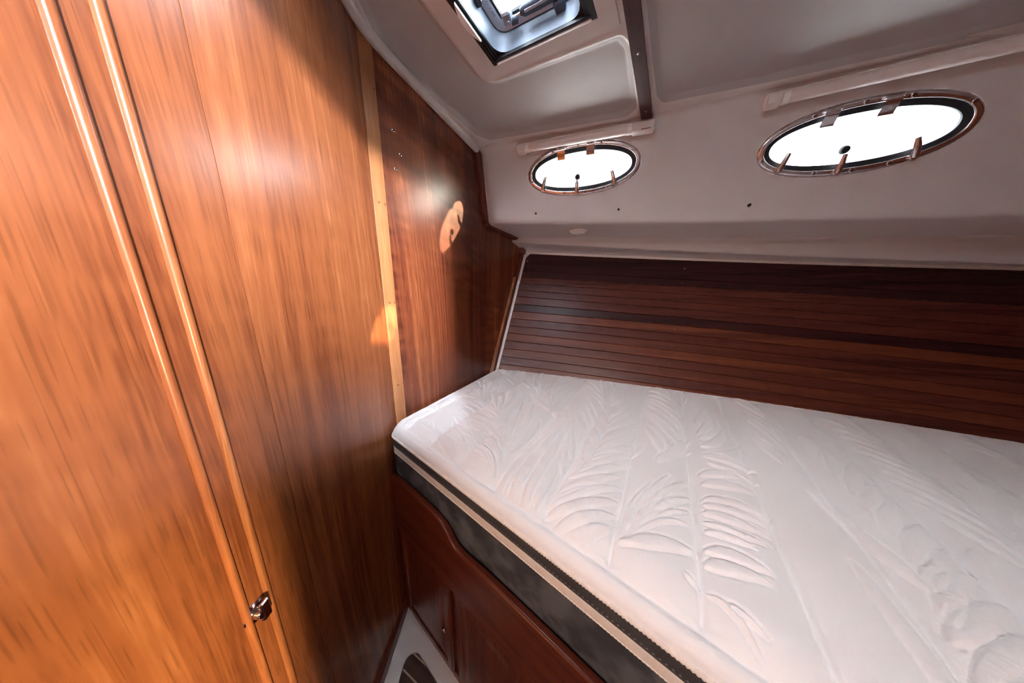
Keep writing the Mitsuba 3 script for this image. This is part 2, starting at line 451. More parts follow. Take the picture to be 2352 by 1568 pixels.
P = np.vstack([P[dmin > 0.0145], outline(liner, STEP), outline(hatch_hole, STEP)] + bands_)
P += 1e-6 * rng.standard_normal(P.shape)
sp = shapely.points(P)
sd = np.min([np.where(shapely.contains_xy(pl_, P[:, 0], P[:, 1]), -1, 1) * shapely.distance(pl_.exterior, sp) for pl_ in rim_in], 0)
t = np.clip((0.006 - sd) / 0.026, 0, 1)
rec = 0.011 * t * t * (3 - 2 * t)                                     # panels lie deeper than the border
rec += -0.0035 * np.exp(-((sd - 0.012) / 0.009) ** 2)                 # the rolled lip along the border
V3 = np.c_[P, ceil_z(P[:, 0], P[:, 1]) + rec]
tri_ = Delaunay(P).simplices
cen = P[tri_].mean(1)
keep = shapely.contains_xy(liner.buffer(1e-4), cen[:, 0], cen[:, 1]) & ~shapely.contains_xy(hatch_hole, cen[:, 0], cen[:, 1])
tri_, cen = tri_[keep], cen[keep]
fn_ = np.cross(V3[tri_[:, 1]] - V3[tri_[:, 0]], V3[tri_[:, 2]] - V3[tri_[:, 0]])
tri_[fn_[:, 2] > 0] = tri_[fn_[:, 2] > 0][:, ::-1]                    # facing down
fn_[fn_[:, 2] > 0] *= -1
vn = np.zeros_like(V3)
for k in range(3):
    np.add.at(vn, tri_[:, k], fn_)
vn /= np.maximum(np.linalg.norm(vn, axis=1, keepdims=True), 1e-12)
inL = shapely.contains_xy(left_panel, cen[:, 0], cen[:, 1])
inR = shapely.contains_xy(right_panel, cen[:, 0], cen[:, 1])
for key, sel, bs in (('ceiling', ~(inL | inR), 'm_gelcoat'), ('ceiling__panel', inL, 'm_vinyl'), ('ceiling__panel_001', inR, 'm_vinyl')):
    u_, inv = np.unique(tri_[sel], return_inverse=True)
    path = meshkit.write_ply((V3[u_], inv.reshape(-1, 3)), False, uv=V3[u_][:, :2], normals=vn[u_])
    scene[key] = {'type': 'ply', 'filename': path, 'face_normals': False, 'bsdf': {'type': 'ref', 'id': bs}}
tag('ceiling', 'moulded cream gelcoat headliner with soft-edged recessed panels', kind='structure')
tag('ceiling__panel', 'grained vinyl panel around the hatch')
tag('ceiling__panel_001', 'grained vinyl panel right of the dark strip')
# the rest of the deckhead, out of view, closes the cabin
sky_lid = MB()
lid = room.buffer(0.12).difference(hatch_hole.buffer(0.03))
m_ = trimesh.creation.extrude_polygon(lid, 0.01, engine='earcut')
vv = np.array(m_.vertices)
vv[:, 2] += ceil_z(vv[:, 0], vv[:, 1]) + 0.075
sky_lid.add(vv, m_.faces).put('deck', 'm_gelcoat_white', parent='ceiling')
back = room.intersection(Polygon([(-1, -1.4), (3, -1.4), (3, -0.497), (-1, -0.497)])).buffer(0.01)
m_ = trimesh.creation.extrude_polygon(back, 0.012, engine='earcut')
vv = np.array(m_.vertices)
vv[:, 2] += ceil_z(vv[:, 0], vv[:, 1])
MB().add(vv, m_.faces).put('rear_liner', 'm_gelcoat', parent='ceiling')

# rolled rim of the liner along the two bulkheads and down the cabin side
cs = lambda p: np.array([p[0], p[1], ceil_z(p[0], p[1])])
corner = PB - 0.03 * DB
rim = [np.array([-0.458, y]) for y in (-0.5, 0.2, 0.6, 0.80, 0.88)] + [(PB + DB * s + NB * 0.013)[:2] for s in (0.0, 0.10, 0.3, 0.535)]
rl = LineString(rim)
rp = shapely.get_coordinates(shapely.line_interpolate_point(rl, np.linspace(0, rl.length, 240)))
from scipy.ndimage import gaussian_filter1d
rp = gaussian_filter1d(rp, 4, axis=0, mode='nearest')
rim3 = [cs(p) + np.array([0, 0, -0.004]) for p in rp]
MB().tube(rim3, 0.017, 14, flat=0.95).put('rim', 'm_gelcoat', smooth=True, parent='ceiling')
tag('ceiling__rim', 'rounded liner edge')
# the rim going down the front end of the cabin side, then out under the side deck
e_top = on_front(1.385, 0)
pA = PB + DB * run(on_front(1.385, 0)) + Z3 * 2.075
pB_ = PB + DB * run(on_front(1.445, 0)) + Z3 * 1.788
pC = PB + DB * run(on_front(1.84, 0)) + Z3 * 1.757
k0 = PB + DB * 0.47 + Z3 * ceil_z(*(PB + DB * 0.47)[:2])
up_ = nrm(pB_ - pA)
tk = nrm(np.cross(NB, up_))
MB().prism(Polygon([(run(pB_) - 0.008, 1.776), (run(pC), 1.748), (run(pC) + 0.02, 1.80), (run(pB_) + 0.02, 1.83)]), PB + 0.001 * NB, DB, Z3, NB, 0.026, 0.004).put('end_lip', 'm_gelcoat', parent='ceiling')
# dark wooden trims on the front bulkhead
MB().prism(Polygon([(run(pA) - 0.045, pA[2] + 0.01), (run(pA) - 0.010, pA[2] + 0.03), (run(pB_) - 0.006, 1.772), (run(pB_) - 0.038, 1.790)]), PB, DB, Z3, NB, 0.018, 0.002).put('trim_strip', 'm_wood_trim', DB, Z3, parent='wall_front')
MB().prism(Polygon([(run(pB_) - 0.030, 1.775), (run(pC) + 0.015, 1.747), (run(pC) + 0.015, 1.730), (run(pB_) - 0.015, 1.757)]), PB, DB, Z3, NB, 0.024, 0.002).put('trim_strip', 'm_wood_trim', DB, Z3, parent='wall_front')
h0 = [on_front(1.885 - 0.488 * (1.685 - z), z) for z in (0.88, 1.1, 1.3, 1.5, 1.655)]
r0 = [run(p) for p in h0]
zs = [0.88, 1.1, 1.3, 1.5, 1.655]
MB().prism(Polygon([(r - 0.004, z) for r, z in zip(r0, zs)] + [(r - 0.036, z) for r, z in list(zip(r0, zs))[::-1]]), PB, DB, Z3, NB, 0.020, 0.004).put('trim_strip', 'm_wood_trim', DB, Z3, parent='wall_front')
MB().prism(Polygon([(r - 0.036, z) for r, z in zip(r0[:4], zs[:4])] + [(r - 0.0405, z) for r, z in list(zip(r0[:4], zs[:4]))[::-1]]), PB, DB, Z3, NB, 0.016).put('edge_lipping', 'm_wood_batten', DB, Z3, parent='wall_front')
MB().prism(rounded(Polygon([(r0[-1] - 0.042, 1.657), (r0[-1] + 0.0, 1.657), (r0[-1] + 0.012, 1.728), (r0[-1] - 0.05, 1.735)]), 0.012), PB, DB, Z3, NB, 0.030, 0.004).put('corner_block', 'm_wood_trim', DB, Z3, parent='wall_front')

# ---- cabin side, side deck underside and the hull's edge moulding: one moulded skin swept along the boat's side
PORT = [(0.300, 1.962), (1.118, 1.934)]
PORT_A, PORT_B = 0.245, 0.101                     # outer half length and half height


def oval(a, b, n=96, k=2.15):
    t = np.arange(n) * 2 * np.pi / n
    c, s = np.cos(t), np.sin(t)
    return np.stack([a * np.sign(c) * np.abs(c) ** (2 / k), b * np.sign(s) * np.abs(s) ** (2 / k)], 1)


frames = [cab_frame(*p) for p in PORT]


def skin_section(x):
    """The section at x, as (y, z) pairs from the ceiling to the top of the planking."""
    t_, b_ = cab_top(x), cab_bot(x)
    y0, out = g(x), []
    d = nrm((t_ - b_)[1:])
    r = 0.028                                     # cove under the ceiling
    out.append(np.array([t_[1] - r - 0.006, ceil_z(x, t_[1] - r - 0.006) + 0.004]))
    for a in np.linspace(0, 1, 7)[1:]:
        p0, p1, p2 = np.array([t_[1] - r, ceil_z(x, t_[1] - r) - 0.0015]), t_[1:], t_[1:] - d * r
        out.append((1 - a) ** 2 * p0 + 2 * a * (1 - a) * p1 + a * a * p2)
    for w in np.linspace(0, 1, 40)[1:-1]:
        out.append((t_[1:] - d * r) * (1 - w) + (b_[1:] + d * 0.022) * w)
    e = np.array([b_[1] + 0.022, b_[2] - 0.001])
    for a in np.linspace(0, 1, 9):
        out.append((1 - a) ** 2 * (b_[1:] + d * 0.022) + 2 * a * (1 - a) * b_[1:] + a * a * e)
    zb = b_[2]
    out += [np.array([1.55 + y0, zb - 0.003]), np.array([1.70 + y0, zb - 0.004]), np.array([1.712 + y0, zb - 0.006]), np.array([1.718 + y0, zb - 0.012])]
    dr_ = 0.041 + 0.034 * x                       # the moulding's face deepens to the right
    out += [np.array([1.724 + y0, zb - 0.66 * dr_])]
    for a in np.linspace(0, 1, 6):
        p0, p1, p2 = np.array([1.728 + y0, zb - 0.84 * dr_]), np.array([1.730 + y0, zb - dr_]), np.array([1.745 + y0, zb - dr_ - 0.001])
        out.append((1 - a) ** 2 * p0 + 2 * a * (1 - a) * p1 + a * a * p2)
    ht = hull(x, 1.690)
    out += [np.array([1.80 + y0, 0.6 * (zb - dr_) + 0.4 * ht[2]]), np.array([ht[1] - 0.008, ht[2] + 0.002]), np.array([ht[1] + 0.002, ht[2] - 0.006])]
    return out


xs = np.linspace(-0.20, XR, 190)
S = np.array([[[x, *p] for p in skin_section(x)] for x in xs])
# begin each row on the front bulkhead
for j in range(S.shape[1]):
    c = S[:, j, 1] - g(xs)
    x0 = on_front(c[0] if j > 40 else np.interp(0.0, xs, c), 0)[0]
    flare = 0.028 + 0.034 * min(j / 47, 1) if j < 58 else 0.0     # the liner flares outboard where it meets the front bulkhead
    if flare:
        x0 = on_front(float(np.interp(x0, xs, c)) + flare, 0)[0]
    xj = x0 + (XR - x0) * np.linspace(0, 1, len(xs)) ** 1.35
    sec = np.array([np.interp(xj, xs, S[:, j, k]) for k in (1, 2)]).T
    sec[:, 0] += flare * np.exp(-((xj - x0) / 0.024) ** 1.5)
    S[:, j] = np.c_[xj, sec]
ii, jj = np.meshgrid(np.arange(S.shape[0] - 1), np.arange(S.shape[1] - 1), indexing='ij')
w_ = S.shape[1]
q2 = np.stack([ii * w_ + jj, (ii + 1) * w_ + jj, (ii + 1) * w_ + jj + 1, ii * w_ + jj + 1], -1).reshape(-1, 4)
V2 = S.reshape(-1, 3)
cen2 = V2[q2].mean(1)
cut = np.zeros(len(q2), bool)
for o, e1, e2, n in frames:
    d = cen2 - o
    cut |= (np.abs(d @ n) < 0.06) & ((np.abs(d @ e1) / (PORT_A - 0.016)) ** 2.15 + (np.abs(d @ e2) / (PORT_B - 0.012)) ** 2.15 < 1)
MB().add(V2, q2[~cut]).put('wall_right', 'm_gelcoat', (1, 0, 0), Z3, 50, exact=True)
tag('wall_right', 'cream gelcoat cabin side with oval portlights above planked hull side', kind='structure')
# the hull's white inner skin behind the planking, and the outer skins that close the boat to the weather
zz = np.linspace(1.692, 0.3, 16)
hx = np.linspace(0, 1, 40)
rings = []
for z in zz:
    x0 = on_front(1.885 - 0.488 * (1.685 - z), z)[0]
    rings.append([hull(x0 + (XR - x0) * a, z) for a in hx])
MB().loft(np.array(rings), closed=False).put('hull_skin', 'm_gelcoat_white', (1, 0, 0), Z3, True, 'wall_right')
tag('wall_right__hull_skin', 'white gelcoat margin around the planking')
outer = MB()
rings = [[hull(x, z) + np.array([0, 0.05, 0]) for x in np.linspace(-0.3, XR + 0.1, 24)] for z in (1.76, 1.2, 0.6, 0.0)]
rings = [[np.array([x, 1.51 + g(x), cab_z(x) + 0.035]) for x in np.linspace(-0.3, XR + 0.1, 24)]] + rings
outer.loft(np.array(rings), closed=False).put('outer_skin', 'm_gelcoat_white', parent='wall_right')

# planking: one plank per entry, over the hull's skin
edge = [1.672, 1.640, 1.600, 1.553, 1.508, 1.463, 1.415, 1.372, 1.322, 1.275, 1.226, 1.178, 1.131, 1.083, 1.035, 0.985, 0.938, 0.89, 0.84]
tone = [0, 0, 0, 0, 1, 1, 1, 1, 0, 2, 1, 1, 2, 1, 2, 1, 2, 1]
N_H = nrm([0.0, -1.0, -0.488])
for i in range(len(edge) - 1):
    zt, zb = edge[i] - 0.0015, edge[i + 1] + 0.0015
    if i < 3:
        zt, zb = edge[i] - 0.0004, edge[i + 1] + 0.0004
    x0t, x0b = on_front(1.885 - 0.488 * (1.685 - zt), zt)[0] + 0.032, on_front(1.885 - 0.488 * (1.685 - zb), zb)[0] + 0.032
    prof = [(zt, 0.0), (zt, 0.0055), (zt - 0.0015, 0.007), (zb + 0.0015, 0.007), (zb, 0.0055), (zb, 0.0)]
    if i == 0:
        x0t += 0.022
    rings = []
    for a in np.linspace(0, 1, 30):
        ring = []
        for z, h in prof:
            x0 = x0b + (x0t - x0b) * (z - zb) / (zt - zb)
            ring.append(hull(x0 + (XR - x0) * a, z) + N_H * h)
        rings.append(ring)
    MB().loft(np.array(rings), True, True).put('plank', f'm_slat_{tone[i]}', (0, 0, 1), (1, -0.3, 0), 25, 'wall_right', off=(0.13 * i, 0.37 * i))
    if i % 2 == 1 or i == 1:
        for xs_ in ((x0t + x0b) / 2 + 0.014, 0.93 + 0.012 * (9 - i)):
            o = hull(xs_, (zt + zb) / 2) + N_H * 0.007
            screw('screw', o, N_H, 0.0034, 'wall_right', 'm_steel')
# unused holes in the cabin side
for x, z, r in ((0.111, 1.801, 0.0042), (0.482, 1.793, 0.0045), (0.938, 1.771, 0.0062)):
    o, e1, e2, n = cab_frame(x, z)
    MB().lathe(o - n * 0.001, n, [(0, 0), (r, 0), (r * 1.02, 0.0022), (r * 0.7, 0.0026), (r * 0.6, 0.0016), (0, 0.0012)], 16).put('screw_hole', 'm_hole', smooth=40, parent='wall_right')

# ---- portlights
for k, (o, e1, e2, n) in enumerate(frames):
    w = f'window_{k + 1}'

    def ring(off, h, nn=96):
        ab = oval(PORT_A + off, PORT_B + off, nn)
        return o + ab[:, :1] * e1 + ab[:, 1:] * e2 + n * h

    # flange with a rolled outer edge, its inner bore, and the sleeve through the cabin side
    MB().loft([ring(0.0, -0.002), ring(0.001, 0.003), ring(-0.001, 0.006), ring(-0.004, 0.0085), ring(-0.0075, 0.0098), ring(-0.0145, 0.0103), ring(-0.0170, 0.0098), ring(-0.0185, 0.0085), ring(-0.019, 0.006),
               ring(-0.019, -0.002)], True).put('frame', 'm_chrome', smooth=50, parent=w)
    tag(w + '__frame', 'polished steel flange')
    MB().loft([ring(-0.0180, 0.004), ring(-0.021, 0.0045), ring(-0.024, 0.003), ring(-0.031, 0.0025), ring(-0.034, 0.001), ring(-0.034, -0.006), ring(-0.017, -0.006)], True).put('gasket', 'm_rubber', smooth=50, parent=w)
    MB().loft([ring(-0.018, 0.002), ring(-0.018, -0.035), ring(-0.012, -0.037), ring(-0.006, -0.025)], True).put('sleeve', 'm_rubber', smooth=50, parent=w)
    pane = ring(-0.028, -0.003)
    v = np.vstack([pane, pane.mean(0)])
    i = np.arange(len(pane))
    MB().add(v, np.stack([i, (i + 1) % len(pane), np.full(len(pane), len(pane))], 1)).put('pane', 'm_clear_pane', parent=w)
    tag(w, ('oval steel portlight with three dogs, above the corner of the berth', 'second oval steel portlight farther right along the cabin side')[k], kind='structure')

    def at(px, py, h=0.0):
        return o + px * e1 + py * e2 + n * h

    for ang in (12, 47, 100, 148, 187, 232, 262, 285, 322):
        a = math.radians(ang)
        ab = np.array([math.cos(a), math.sin(a)])
        r = 1.0 / ((abs(ab[0]) / (PORT_A - 0.0105)) ** 2.15 + (abs(ab[1]) / (PORT_B - 0.0105)) ** 2.15) ** (1 / 2.15)
        p = at(*(ab * r), 0.0102)
        MB().lathe(p, n, [(0, 0), (0.0066, 0), (0.0066, 0.0006), (0.0056, 0.0014), (0.0044, 0.0014)], 16).put('screw_rim', 'm_chrome', smooth=40, parent=w)
        MB().lathe(p, n, [(0, 0), (0.0036, 0), (0.0036, 0.0014), (0.0, 0.0016)], 12).put('screw', 'm_hole', smooth=40, parent=w)
    # hinge straps folding over the glass from the top edge
    for hx in (-0.088, 0.038):
        top = PORT_B * (1 - (abs(hx) / PORT_A) ** 2.15) ** (1 / 2.15)
        h_ = MB()
        path = [at(hx, top - 0.008, 0.011), at(hx, top - 0.013, 0.018), at(hx, top - 0.020, 0.019), at(hx, top - 0.035, 0.014), at(hx + 0.001, top - 0.052, 0.008)]
        path = smooth_line(path, 14)
        rr = []
        for p in path:
            rr.append([p - e1 * 0.0165, p + e1 * 0.0165, p + e1 * 0.0165 + n * 0.0022, p - e1 * 0.0165 + n * 0.0022])
        h_.loft(np.array(rr), True, True)
        h_.put('hinge', 'm_chrome', smooth=30, parent=w)
        b_ = MB().tube([at(hx - 0.020, top - 0.009, 0.014), at(hx + 0.020, top - 0.009, 0.014)], 0.0042, 12)
        b_.put('hinge_pin', 'm_steel', smooth=40, parent=w)
    # dogs along the lower edge
    for dx, dl in ((-0.172, 0.014), (-0.012, 0.0), (0.150, -0.016)):
        bot = -PORT_B * (1 - (abs(dx) / PORT_A) ** 2.15) ** (1 / 2.15)
        base = at(dx, bot + 0.010, 0.010)
        tip = at(dx + dl, bot + 0.060, 0.017)
        d_ = MB()
        d_.lathe(base, n, [(0, 0), (0.0105, 0), (0.0105, 0.006), (0.008, 0.0085), (0.0, 0.009)], 20)
        d_.tube([base + n * 0.005, base + n * 0.007 + (tip - base) * 0.45, tip], np.array([0.0095, 0.0085, 0.0058]), 12, flat=0.7, upv=n)
        d_.put('dog', 'm_chrome', smooth=40, parent=w)
        screw('dog_screw', base + n * 0.009, n, 0.004, w, 'm_steel')
    MB().lathe(at(-0.012, -0.028, -0.004), n, [(0, 0), (0.0125, 0), (0.0125, 0.006), (0.0095, 0.011), (0.0, 0.012)], 24).put('knob', 'm_rubber', smooth=40, parent=w)

# ---- roller blinds over the portlights
for k, (xa, xb) in enumerate(((0.020, 0.545), (0.845, 1.40))):
    key = fresh('roller_blind')
    tag(key, ('cream roller blind tube above the oval portlight nearest the bulkhead', 'cream roller blind tube above the farther right portlight')[k], 'blind')
    A_, B_ = cab_top(xa), cab_top(xb)
    za = np.array([0, -0.004, -0.036])
    A_, B_ = A_ + za, B_ + za
    d = nrm(B_ - A_)
    L = np.linalg.norm(B_ - A_)
    n = nrm(np.cross(np.cross(d, [0, 1, 0.3]), d))
    inw = nrm(np.cross(d, Z3))
    inw = inw if inw[1] < 0 else -inw
    dn_ = nrm(np.cross(d, inw))
    dn_ = dn_ if dn_[2] < 0 else -dn_
    ctr = lambda s, h=0.019, v=0.0: A_ + d * s + inw * h + dn_ * v
    MB().tube([ctr(0.055), ctr(L - 0.095)], 0.0165, 20).put('roll', 'm_plastic_cream', smooth=40, parent=key)
    for s0, s1 in ((0.040, 0.056), (L - 0.096, L - 0.078)):
        MB().tube([ctr(s0), ctr(s1)], 0.0180, 20).put('collar', 'm_plastic_white', smooth=40, parent=key)
    for s0, s1 in ((0.0, 0.040), (L - 0.078, L)):
        MB().box(ctr((s0 + s1) / 2, 0.017, 0.002), (d, inw, dn_), ((s1 - s0) / 2, 0.018, 0.0165), 0.004).put('bracket', 'm_plastic_cream', parent=key)
    MB().box(ctr(L - 0.030, 0.0345, 0.0135), (d, inw, dn_), (0.016, 0.001, 0.0011)).put('pull_slot', 'm_hole', parent=key)
    MB().box(ctr(L / 2, 0.008, -0.019), (d, inw, dn_), (L / 2 - 0.002, 0.012, 0.004), 0.002).put('head_rail', 'm_plastic_cream', parent=key)

# ---- dome light under the side deck
key = 'dome_light'
tag(key, 'small round white dome light under the side deck above the planking', 'light')
o = np.array([0.352, 1.535 + g(0.352), cab_z(0.352) - 0.002])
dn_ = np.array([0, 0, -1.0])
MB().lathe(o, dn_, [(0, 0), (0.050, 0), (0.050, 0.004), (0.046, 0.009), (0.036, 0.011)], 36).put('base', 'm_plastic_white', smooth=40, parent=key)
MB().lathe(o, dn_, [(0.037, 0.009), (0.034, 0.014), (0.022, 0.0165), (0.0, 0.017)], 36).put('lens', 'm_gelcoat_white', smooth=60, parent=key)
for s in (-1, 1):
    screw('screw', o + np.array([0.043 * s, -0.013 * s, -0.0098]), dn_, 0.003, key, 'm_hole')

# ---- wooden strip on the ceiling
bl = [np.array([0.270, 0.799]), np.array([0.492, 1.127]), np.array([0.528, 1.115]), np.array([0.315, 0.796])]
dirb = nrm(np.r_[bl[1] - bl[0], 0])[:2]
bl[0], bl[3] = bl[0] - dirb * 0.65, bl[3] - dirb * 0.65
top = [np.array([*p, ceil_z(*p)]) - CEIL_N * 0.006 for p in bl]
bot = [np.array([*p, ceil_z(*p)]) + CEIL_N * 0.013 for p in bl]
cb = np.mean(bot, 0)
bot2 = [p + nrm(cb - p) * 0.0025 + CEIL_N * 0.002 for p in bot]
MB().loft(np.array([top, bot, bot2]), True, True).put('trim_1', 'm_wood_beam', (1, -0.6, 0), (*dirb, 0), exact=True)
tag('trim_1', 'dark wooden strip screwed to the ceiling beside the hatch', kind='structure')
for t_ in (0.05, 0.72):
    p = (bl[1] + bl[2]) / 2 - dirb * (0.02 + 0.34 * t_)
    screw('screw', np.array([*p, ceil_z(*p)]) + CEIL_N * 0.0150, CEIL_N, 0.0032, 'trim_1', 'm_steel')

# ---- deck hatch: blind frame, upstand, lid frame, smoked pane, handle
W3 = 'window_3'
tag(W3, 'deck hatch with black blind frame and dark handle in the ceiling', kind='structure')


def hrect(a0, a1, b0, b1, r, n=8):
    p = Polygon([(a0, b0), (a1, b0), (a1, b1), (a0, b1)])
    if r:
        p = p.buffer(-r).buffer(r, quad_segs=n)
        return np.array(p.exterior.coords)[:-1]
    return np.array([(a0, b0), (a1, b0), (a1, b1), (a0, b1)])


def hring(c, up):
    return np.array([hatch_pt(a, b, up) for a, b in c])


HUv, HVv = nrm(hatch_pt(1, 0) - hatch_pt(0, 0)), nrm(hatch_pt(0, 1) - hatch_pt(0, 0))
UPH = -CEIL_N


def hbar(a0, a1, b0, b1, u0, u1, key, bsdf, parent=W3):
    c = np.array([(a0, b0), (a1, b0), (a1, b1), (a0, b1)])
    m = MB().loft(np.array([hring(c, u1), hring(c, u0)]), True, True)
    return m.put(key, bsdf, HUv, HVv, parent=parent)


# cream surround plate, standing a little proud of the liner
so, si = hrect(-0.058, HW + 0.052, -0.043, HL + 0.06, 0.0), hrect(-0.004, HW + 0.004, -0.004, HL, 0.0)
sm = MB().loft(np.array([hring(so, 0.004), hring(so, -0.0025), hring(so * 0.996 + 0.0005, -0.0035), hring(si, -0.0035), hring(si, 0.004)]), True)
sm.put('surround', 'm_gelcoat', HUv, HVv, parent=W3)
hbar(-0.004, 0.007, -0.003, HL, -0.0030, 0.010, 'blind_rail', 'm_black')
hbar(0.0085, 0.0135, 0.004, HL, 0.001, 0.010, 'blind_rail', 'm_rubber')
hbar(0.015, 0.0195, 0.006, HL, 0.003, 0.012, 'blind_rail', 'm_black')
hbar(0.290, 0.297, 0.004, HL, 0.003, 0.012, 'blind_rail', 'm_rubber')
hbar(0.2985, 0.305, 0.002, HL, 0.001, 0.012, 'blind_rail', 'm_black')
hbar(0.3065, HW + 0.003, -0.003, HL, -0.0030, 0.010, 'blind_rail', 'm_black')
hbar(0.0, HW, 0.0005, 0.0085, -0.001, 0.012, 'blind_bar', 'm_black')
hbar(-0.004, HW + 0.003, HL - 0.02, HL + 0.03, -0.003, 0.03, 'blind_cassette', 'm_black')
hbar(0.012, HW - 0.012, -0.0032, -0.0008, -0.0062, 0.003, 'blind_lip', 'm_gelcoat_white')
fo, fi = hrect(-0.003, HW + 0.003, -0.003, HL + 0.02, 0.0), np.array(hrect(0.02, 0.288, 0.009, HL - 0.025, 0.036))
# carrier plate behind the rails
pl = Polygon(fo).difference(Polygon(fi))
tv = trimesh.creation.extrude_polygon(pl, 0.004, engine='earcut')
vv = np.array([hatch_pt(p[0], p[1], 0.010 + p[2]) for p in tv.vertices])
MB().add(vv, tv.faces).put('carrier', 'm_black', HUv, HVv, parent=W3)
hbar(HW + 0.004, HW + 0.030, -0.14, HL + 0.03, 0.05, 0.265, 'added_sun_blocker', 'm_gelcoat_white')  # added box above deck, out of view; keeps direct sun out of the hatch
# white crescent on the left rail
ca = np.linspace(0, 1, 24)
cres = Polygon([(0.0125, 0.078 + 0.102 * s) for s in ca] + [(0.0125 - 0.0155 * math.sin(math.pi * s) ** 0.8, 0.078 + 0.102 * s) for s in ca[::-1]]).buffer(0.0004)
tv = trimesh.creation.extrude_polygon(cres, 0.006, engine='earcut')
MB().add(np.array([hatch_pt(p[0], p[1], -0.0095 + p[2]) for p in tv.vertices]), tv.faces).put('white_crescent', 'm_gelcoat_white', HUv, HVv, 30, W3)
tag(W3 + '__white_crescent', 'white crescent on the left rail')
UPT = 0.062
inner = Polygon(fi)


def hoff(d):
    c = np.array(inner.buffer(-d, quad_segs=8).exterior.coords)[:-1] if d else fi
    # resample by angle so that all loops have as many points
    ang = np.arctan2(*(c - inner.centroid.coords[0]).T[::-1])
    o = np.argsort(ang)
    c, ang = c[o], ang[o]
    aa = np.linspace(-np.pi, np.pi, 160, endpoint=False)
    return np.stack([np.interp(aa, ang, c[:, k], period=2 * np.pi) for k in (0, 1)], 1)


MB().loft(np.array([hring(hoff(-0.004), 0.012), hring(hoff(0), 0.008), hring(hoff(0.003), UPT)]), True).put('upstand', 'm_alloy_light', HUv, HVv, 40, W3)
MB().loft(np.array([hring(hoff(-0.03), 0.096), hring(hoff(-0.03), 0.012)]), True).put('coaming', 'm_gelcoat_white', HUv, HVv, 40, W3)
MB().loft(np.array([hring(hoff(-0.03), 0.0945), hring(hoff(0.004), 0.0945), hring(hoff(0.004), UPT + 0.0005), hring(hoff(0.006), UPT - 0.0015), hring(hoff(0.011), UPT + 0.000), hring(hoff(0.018), UPT + 0.003), hring(hoff(0.026), UPT + 0.008), hring(hoff(0.0275), UPT + 0.011), hring(hoff(0.0275), 0.078)]), True).put('lid_frame', 'm_alloy', HUv, HVv, 40, W3)
MB().loft(np.array([hring(hoff(0.0270), UPT + 0.009), hring(hoff(0.033), UPT + 0.0105), hring(hoff(0.0345), 0.0785)]), True).put('seal', 'm_black', HUv, HVv, 40, W3)
pn = hring(hoff(0.020), 0.079)
i = np.arange(len(pn))
MB().add(np.vstack([pn, pn.mean(0)]), np.stack([(i + 1) % len(pn), i, np.full(len(pn), len(pn))], 1)).put('pane', 'm_smoked_pane', parent=W3)


def hm(a, b, u):
    return hatch_pt(a, b, u)


for k, a0 in enumerate((0.078,)):
    ang = -0.10
    dx = nrm(HUv * math.cos(ang) + HVv * math.sin(ang))
    dy = nrm(np.cross(UPH, dx))
    dy = dy if dy @ HVv > 0 else -dy
    c = hm(a0, 0.054, 0.056)
    MB().box(c, (dx, dy, UPH), (0.013, 0.016, 0.014), 0.004).put('handle_bracket', 'm_alloy', HUv, HVv, parent=W3)
    MB().lathe(c - UPH * 0.014 + dx * 0.002 - dy * 0.006, -UPH, [(0, -0.001), (0.0062, 0), (0.0058, 0.002), (0.003, 0.0025), (0, 0.0012)], 20).put('handle_screw', 'm_steel', smooth=40, parent=W3)
    MB().tube([c + dx * 0.004 - dy * 0.014, c + dx * 0.042 - dy * 0.008], 0.0042, 14).put('handle_pin', 'm_steel', smooth=40, parent=W3)
    MB().tube([c - dy * 0.015 + dx * 0.010 - UPH * 0.002, c - dy * 0.017 + dx * 0.028], 0.0095, 16).put('handle_hub', 'm_handle', smooth=40, parent=W3)
    L0, L1 = c + dx * 0.040 - dy * 0.004, c + dx * 0.152 + dy * 0.004
    lv = MB()
    lv.tube([L0, L0 + dx * 0.012, (L0 + L1) / 2, L1 - dx * 0.012, L1], np.array([0.008, 0.0135, 0.0145, 0.0135, 0.009]), 18, flat=0.8, upv=UPH)
    lv.put('handle', 'm_handle', smooth=40, parent=W3)
    MB().tube([L0 + dx * 0.016 - UPH * 0.0085 + dy * 0.004, L1 - dx * 0.018 - UPH * 0.0085 + dy * 0.004], 0.0045, 12, flat=0.7, upv=UPH).put('handle_groove', 'm_alloy', smooth=40, parent=W3)
c = hm(0.222, 0.022, 0.050)
MB().box(c, (HUv, HVv, UPH), (0.014, 0.014, 0.010), 0.004).put('handle_catch', 'm_handle', HUv, HVv, parent=W3)
c = hm(0.030, 0.118, 0.0535)
MB().lathe(c, -UPH, [(0, 0), (0.012, 0), (0.011, 0.006), (0, 0.007)], 20).put('hinge_stop', 'm_black', smooth=40, parent=W3)
txt = meshkit.text_mesh('OCEAN', 0.0085, 0.0006)
tvv = np.array(txt.vertices)
for_tx = hm(0.0385, 0.101, UPT + 0.0008)
dy = -HVv
dx = nrm(np.cross(dy, UPH))
MB().add(for_tx + tvv[:, :1] * dy * 1.0 + tvv[:, 1:2] * dx * 0.9 - UPH * tvv[:, 2:] * 1.0, txt.faces).put('lettering', 'm_print', parent=W3)

# ------------------------------------------------------------------ the berth: panelled front, fiddle board, doors
key = 'berth'
tag(key, 'built-in berth with dark mahogany fiddle board and panelled doors', 'bed')
LB = 2.03


def bp(s, w, z):
    return B0 + BF * s + BW * w + Z3 * z


